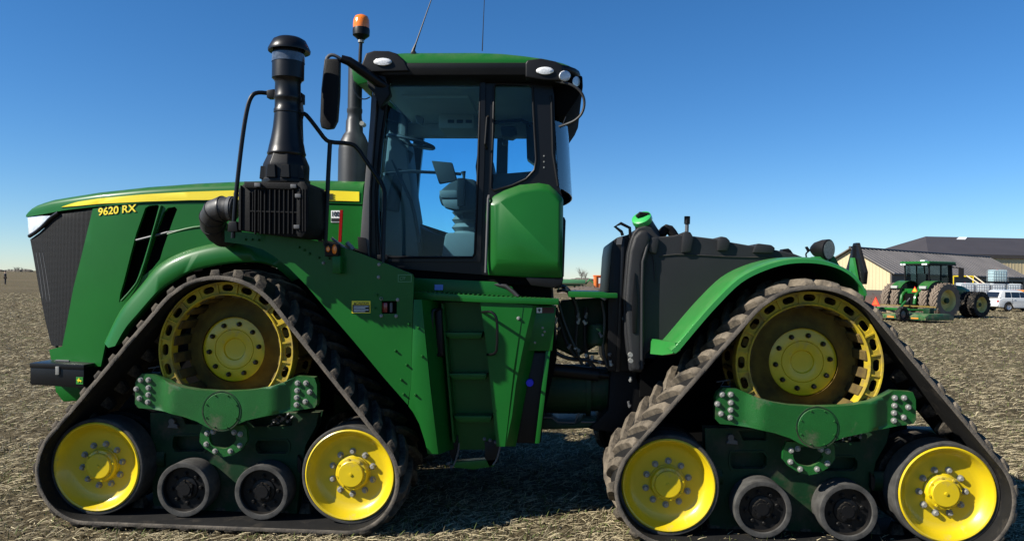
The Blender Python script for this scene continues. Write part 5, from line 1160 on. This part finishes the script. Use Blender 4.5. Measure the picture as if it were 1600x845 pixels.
# ---- yellow frame
yf_ = G(1508, 72); yf = thing('yellow_gantry', 'yellow tubular steel frame rising behind the caged totes', 'frame', yf_, rz=VIEW(1508)-R_(90))
P3('posts', MB().box(-1.0,-.9,-.6,-.5,0,2.75).box(.6,.7,-.6,-.5,0,2.75).box(-1.0,-.9,.5,.6,0,2.75).box(.6,.7,.5,.6,0,2.75), M_yel, yf)
P3('top_rails', MB().box(-1.0,.7,-.6,-.5,2.65,2.75).box(-1.0,.7,.5,.6,2.65,2.75), M_yel, yf)
P3('ladder', MB().tube([(.1,-.65,2.75),(1.3,-.65,1.9)], .06, 6).tube([(.7,-.65,2.75),(1.7,-.65,1.9)], .06, 6), mat('pale_wood', (.7,.6,.42), .6), yf)
# ---- scrap and brush pile at the foot of the shed
def heap(name, label, cat, pos, sx_, sy_, h, n_, m1, m2, seed, ln=.6):
    t = thing(name, label, cat, pos); r = random.Random(seed)
    P3('mound', MB().loft([[(sx_*k*math.cos(a)*(1+.15*math.sin(3*a+seed)), sy_*k*math.sin(a), z) for a in np.linspace(0, 2*math.pi, 19)[:-1]] for k, z in ((1, -.05), (.8, h*.35), (.5, h*.65), (.15, h*.8))]), m1, t)
    b = MB()
    for i in range(n_):
        a = r.uniform(0, 6.28); k = r.random()**.6; x, y = sx_*k*math.cos(a), sy_*k*math.sin(a); z = h*.8*(1-k)
        d = Vector((r.uniform(-1,1), r.uniform(-1,1), r.uniform(-.2,.8))).normalized()*r.uniform(.3, 1)*ln
        b.tube([Vector((x,y,z))-d*.2, Vector((x,y,z))+d*.4, Vector((x,y,z))+d+Vector((0,0,-.05))], r.uniform(.02,.05), 4)
    kind(P3('sticks', b, m2, t), 'stuff'); return t
heap('scrap_pile', 'low pile of rusty brown scrap and brush against the cream shed', 'pile', G(1371, 64), 2.6, 1.8, 1.15, 160, mat('rusty_earth', (.09,.055,.04), .95, bump=1., bscale=4), mat('rust', (.12,.06,.045), .8, var=.6, vscale=3), 3)
heap('brush_pile', 'heap of grey brown earth and brush beside the orange skip', 'pile', G(917, 100), 4.2, 2.0, 1.1, 160, mat('grey_earth', (.11,.085,.065), .95, bump=1., bscale=4), mat('dry_brush', (.16,.125,.09), .85, var=.6, vscale=3), 8, .9)
# ---- orange skip
sk_p = G(953, 112); sk_ = thing('orange_skip', 'orange steel waste skip with ribbed sides and white label', 'skip', sk_p, rz=math.atan2(r0.y, r0.x))
M_sk = mat('skip_orange', (.75,.16,.025), .5, var=.15, vscale=1)
P3('box', MB().prism([(-2.2,.15),(2.2,.15),(2.3,2.35),(-2.3,2.35)], -.9, .9), M_sk, sk_, .02)
P3('rim', MB().box(-2.38, 2.38, -1.0, 1.0, 2.3, 2.46), M_sk, sk_, .02)
for x in (-2.15, -.95, .1, 1.1, 2.1): P3('rib', MB().box(x-.09, x+.09, -1.04, -.9, .15, 2.3), mat('skip_orange_rib', (.80,.20,.03), .5), sk_)
P3('white_label', MB().box(-1.75, -1.15, -.93, -.9, 1.25, 2.05), M_white, sk_)
for x in (-1.6, 1.6): P3('skid', MB().box(x-.15, x+.15, -.85, .85, 0, .16), M_blk, sk_)
# ---- long green implement
im = thing('green_implement', 'long green farm implement lying low on the far field', 'implement', G(888, 118), rz=math.atan2(r0.y, r0.x)+.05)
P3('hopper', MB().prism([(-4.5,1.15),(2.6,1.15),(2.6,1.75),(-4.5,1.75)], -.5, .5), mat('faded_green', (.10,.30,.13), .5), im, .08)
P3('lower_beam', MB().box(-4.5, 2.6, -.4, .4, .75, 1.1), M_green_dk, im, .03)
for x in (-4, -1.5, 1.0): P3('leg', MB().box(x-.1, x+.1, -.3, .3, 0, .8), M_green_dk, im)
P3('folded_arm', MB().tube([(2.7,0,1.1),(3.3,0,1.8),(4.0,0,1.2),(4.6,0,1.9),(5.2,0,1.5)], .13, 6), mat('arm_green', (.03,.20,.05), .5), im)
# ---- bare trees on the skyline
M_bark = mat('bare_bark', (.12,.10,.085), .9)
def bare_tree(i, px, depth, h, grp, label):
    r = random.Random(40+i); t = thing('bare_tree', label, 'tree', G(px, depth), grp)
    P3('trunk', MB().tube([(0,0,-.2),(r.uniform(-.2,.2),0,h*.35),(r.uniform(-.3,.3),0,h*.6)], [h*.03,h*.022,h*.012], 6), M_bark, t)
    b = MB()
    for k in range(26):
        z = h*r.uniform(.25,.6); a = r.uniform(0,6.28); l = h*r.uniform(.2,.5)
        e_ = Vector((math.cos(a)*l*.6, math.sin(a)*l*.6, z+l*.8)); s_ = Vector((0,0,z)); b.tube([s_, (s_+e_)/2+Vector((0,0,-.05*h)), e_], [h*.009,h*.006,h*.003], 4)
        for q in range(3):
            f_ = e_+Vector((r.uniform(-1,1), r.uniform(-1,1), r.uniform(0,1)))*l*.4; b.tube([(s_+e_)/2, f_], [h*.005,h*.002], 3)
    P3('crown', b, M_bark, t)
for i, (px, h, dp) in enumerate(((14, 3.2, 620), (19, 3.0, 640), (24, 4.6, 600), (28.5, 5.0, 610), (35, 4.4, 630), (40, 3.4, 600), (48, 3.0, 620))):
    bare_tree(i, px, dp, h, 'bare trees on the skyline', 'small bare tree on the far skyline of the field')
for i, (px, h, dp) in enumerate(((909, 8.5, 420), (914, 6, 400))):
    bare_tree(i+20, px, dp, h, 'bare trees beyond the implement', 'bare tree on the horizon beyond the green implement')
hedge = MB(); r = random.Random(9)
for i in range(260):
    p = G(r.uniform(-500, 2100), 900+r.uniform(-40, 40)); hh = r.uniform(1.0, 3.2)
    hedge.loft([[(p.x+4*math.cos(a)*k*r.uniform(.8,1.5), p.y+2*math.sin(a)*k, z) for a in (0,1.05,2.1,3.14,4.2,5.2)] for k, z in ((1.6,-.3),(1.5,hh*.6),(.6,hh))])
tag(kind(link('far_hedge', hedge.mesh('far_hedge'), mat('far_hedge', (.11,.095,.075), .95)), 'stuff'), 'thin far line of scrub along the horizon', 'hedge')
# ---- person far off in the field
def skinned(name, V, E, Rd, m, par):
    me = bpy.data.meshes.new(name); me.from_pydata(V, E, []); o = bpy.data.objects.new(name, me); col.objects.link(o)
    sk = o.modifiers.new('s', 'SKIN'); me.skin_vertices[0].data[0].use_root = True
    for i, q in enumerate(Rd): me.skin_vertices[0].data[i].radius = (q, q)
    o.modifiers.new('d', 'SUBSURF').levels = 1
    dg = bpy.context.evaluated_depsgraph_get(); dg.update(); m2 = bpy.data.meshes.new_from_object(o.evaluated_get(dg)); bpy.data.objects.remove(o)
    m2.materials.clear(); m2.polygons.foreach_set('use_smooth', [True]*len(m2.polygons)); return sub(name, m2, m, par)
pp = thing('person', 'person in a dark jacket and dark trousers standing far off in the field', 'person', G(8.5, 97), rz=.5)
def figure(k):   # joints, scaled radii
    V = [(0,0,.95),(0,0,1.15),(0,0,1.38),(0,0,1.50),(.01,0,1.66),(.02,0,1.74), (0,.19,1.40),(0,.27,1.15),(.06,.24,.92),(.08,.23,.84), (0,-.19,1.40),(-.02,-.28,1.15),(.05,-.25,.92),(.07,-.24,.84), (0,.11,.88),(.02,.14,.5),(0,.16,.08),(.14,.17,.04), (0,-.11,.88),(.03,-.14,.5),(0,-.16,.08),(.14,-.17,.04)]
    E = [(0,1),(1,2),(2,3),(3,4),(4,5),(2,6),(6,7),(7,8),(8,9),(2,10),(10,11),(11,12),(12,13),(0,14),(14,15),(15,16),(16,17),(0,18),(18,19),(19,20),(20,21)]
    return V, E
V, E_ = figure(1)
skinned('body', V, E_, [.13,.13,.13,.055,.095,.07,.06,.048,.036,.035,.06,.048,.036,.035,.085,.06,.045,.04,.085,.06,.045,.04], mat('skin', (.42,.26,.19), .6), pp)
J = [0,1,2,6,7,8,10,11,12]; jm = {a: i for i, a in enumerate(J)}
skinned('jacket', [V[i] for i in J], [(jm[a], jm[b]) for a, b in E_ if a in jm and b in jm], [.17,.165,.16,.085,.07,.058,.085,.07,.058], mat('dark_jacket', (.012,.012,.014), .8), pp)
J = [0,14,15,16,18,19,20]; jm = {a: i for i, a in enumerate(J)}
skinned('trousers', [V[i] for i in J], [(jm[a], jm[b]) for a, b in E_ if a in jm and b in jm], [.15,.105,.08,.068,.105,.08,.068], mat('dark_trousers', (.016,.016,.019), .85), pp)
P3('cap', MB().lathe([(.001,1.85),(.07,1.83),(.105,1.76),(.108,1.70),(.09,1.69)], (.015,0,0), 'Z', 14), M_black, pp)
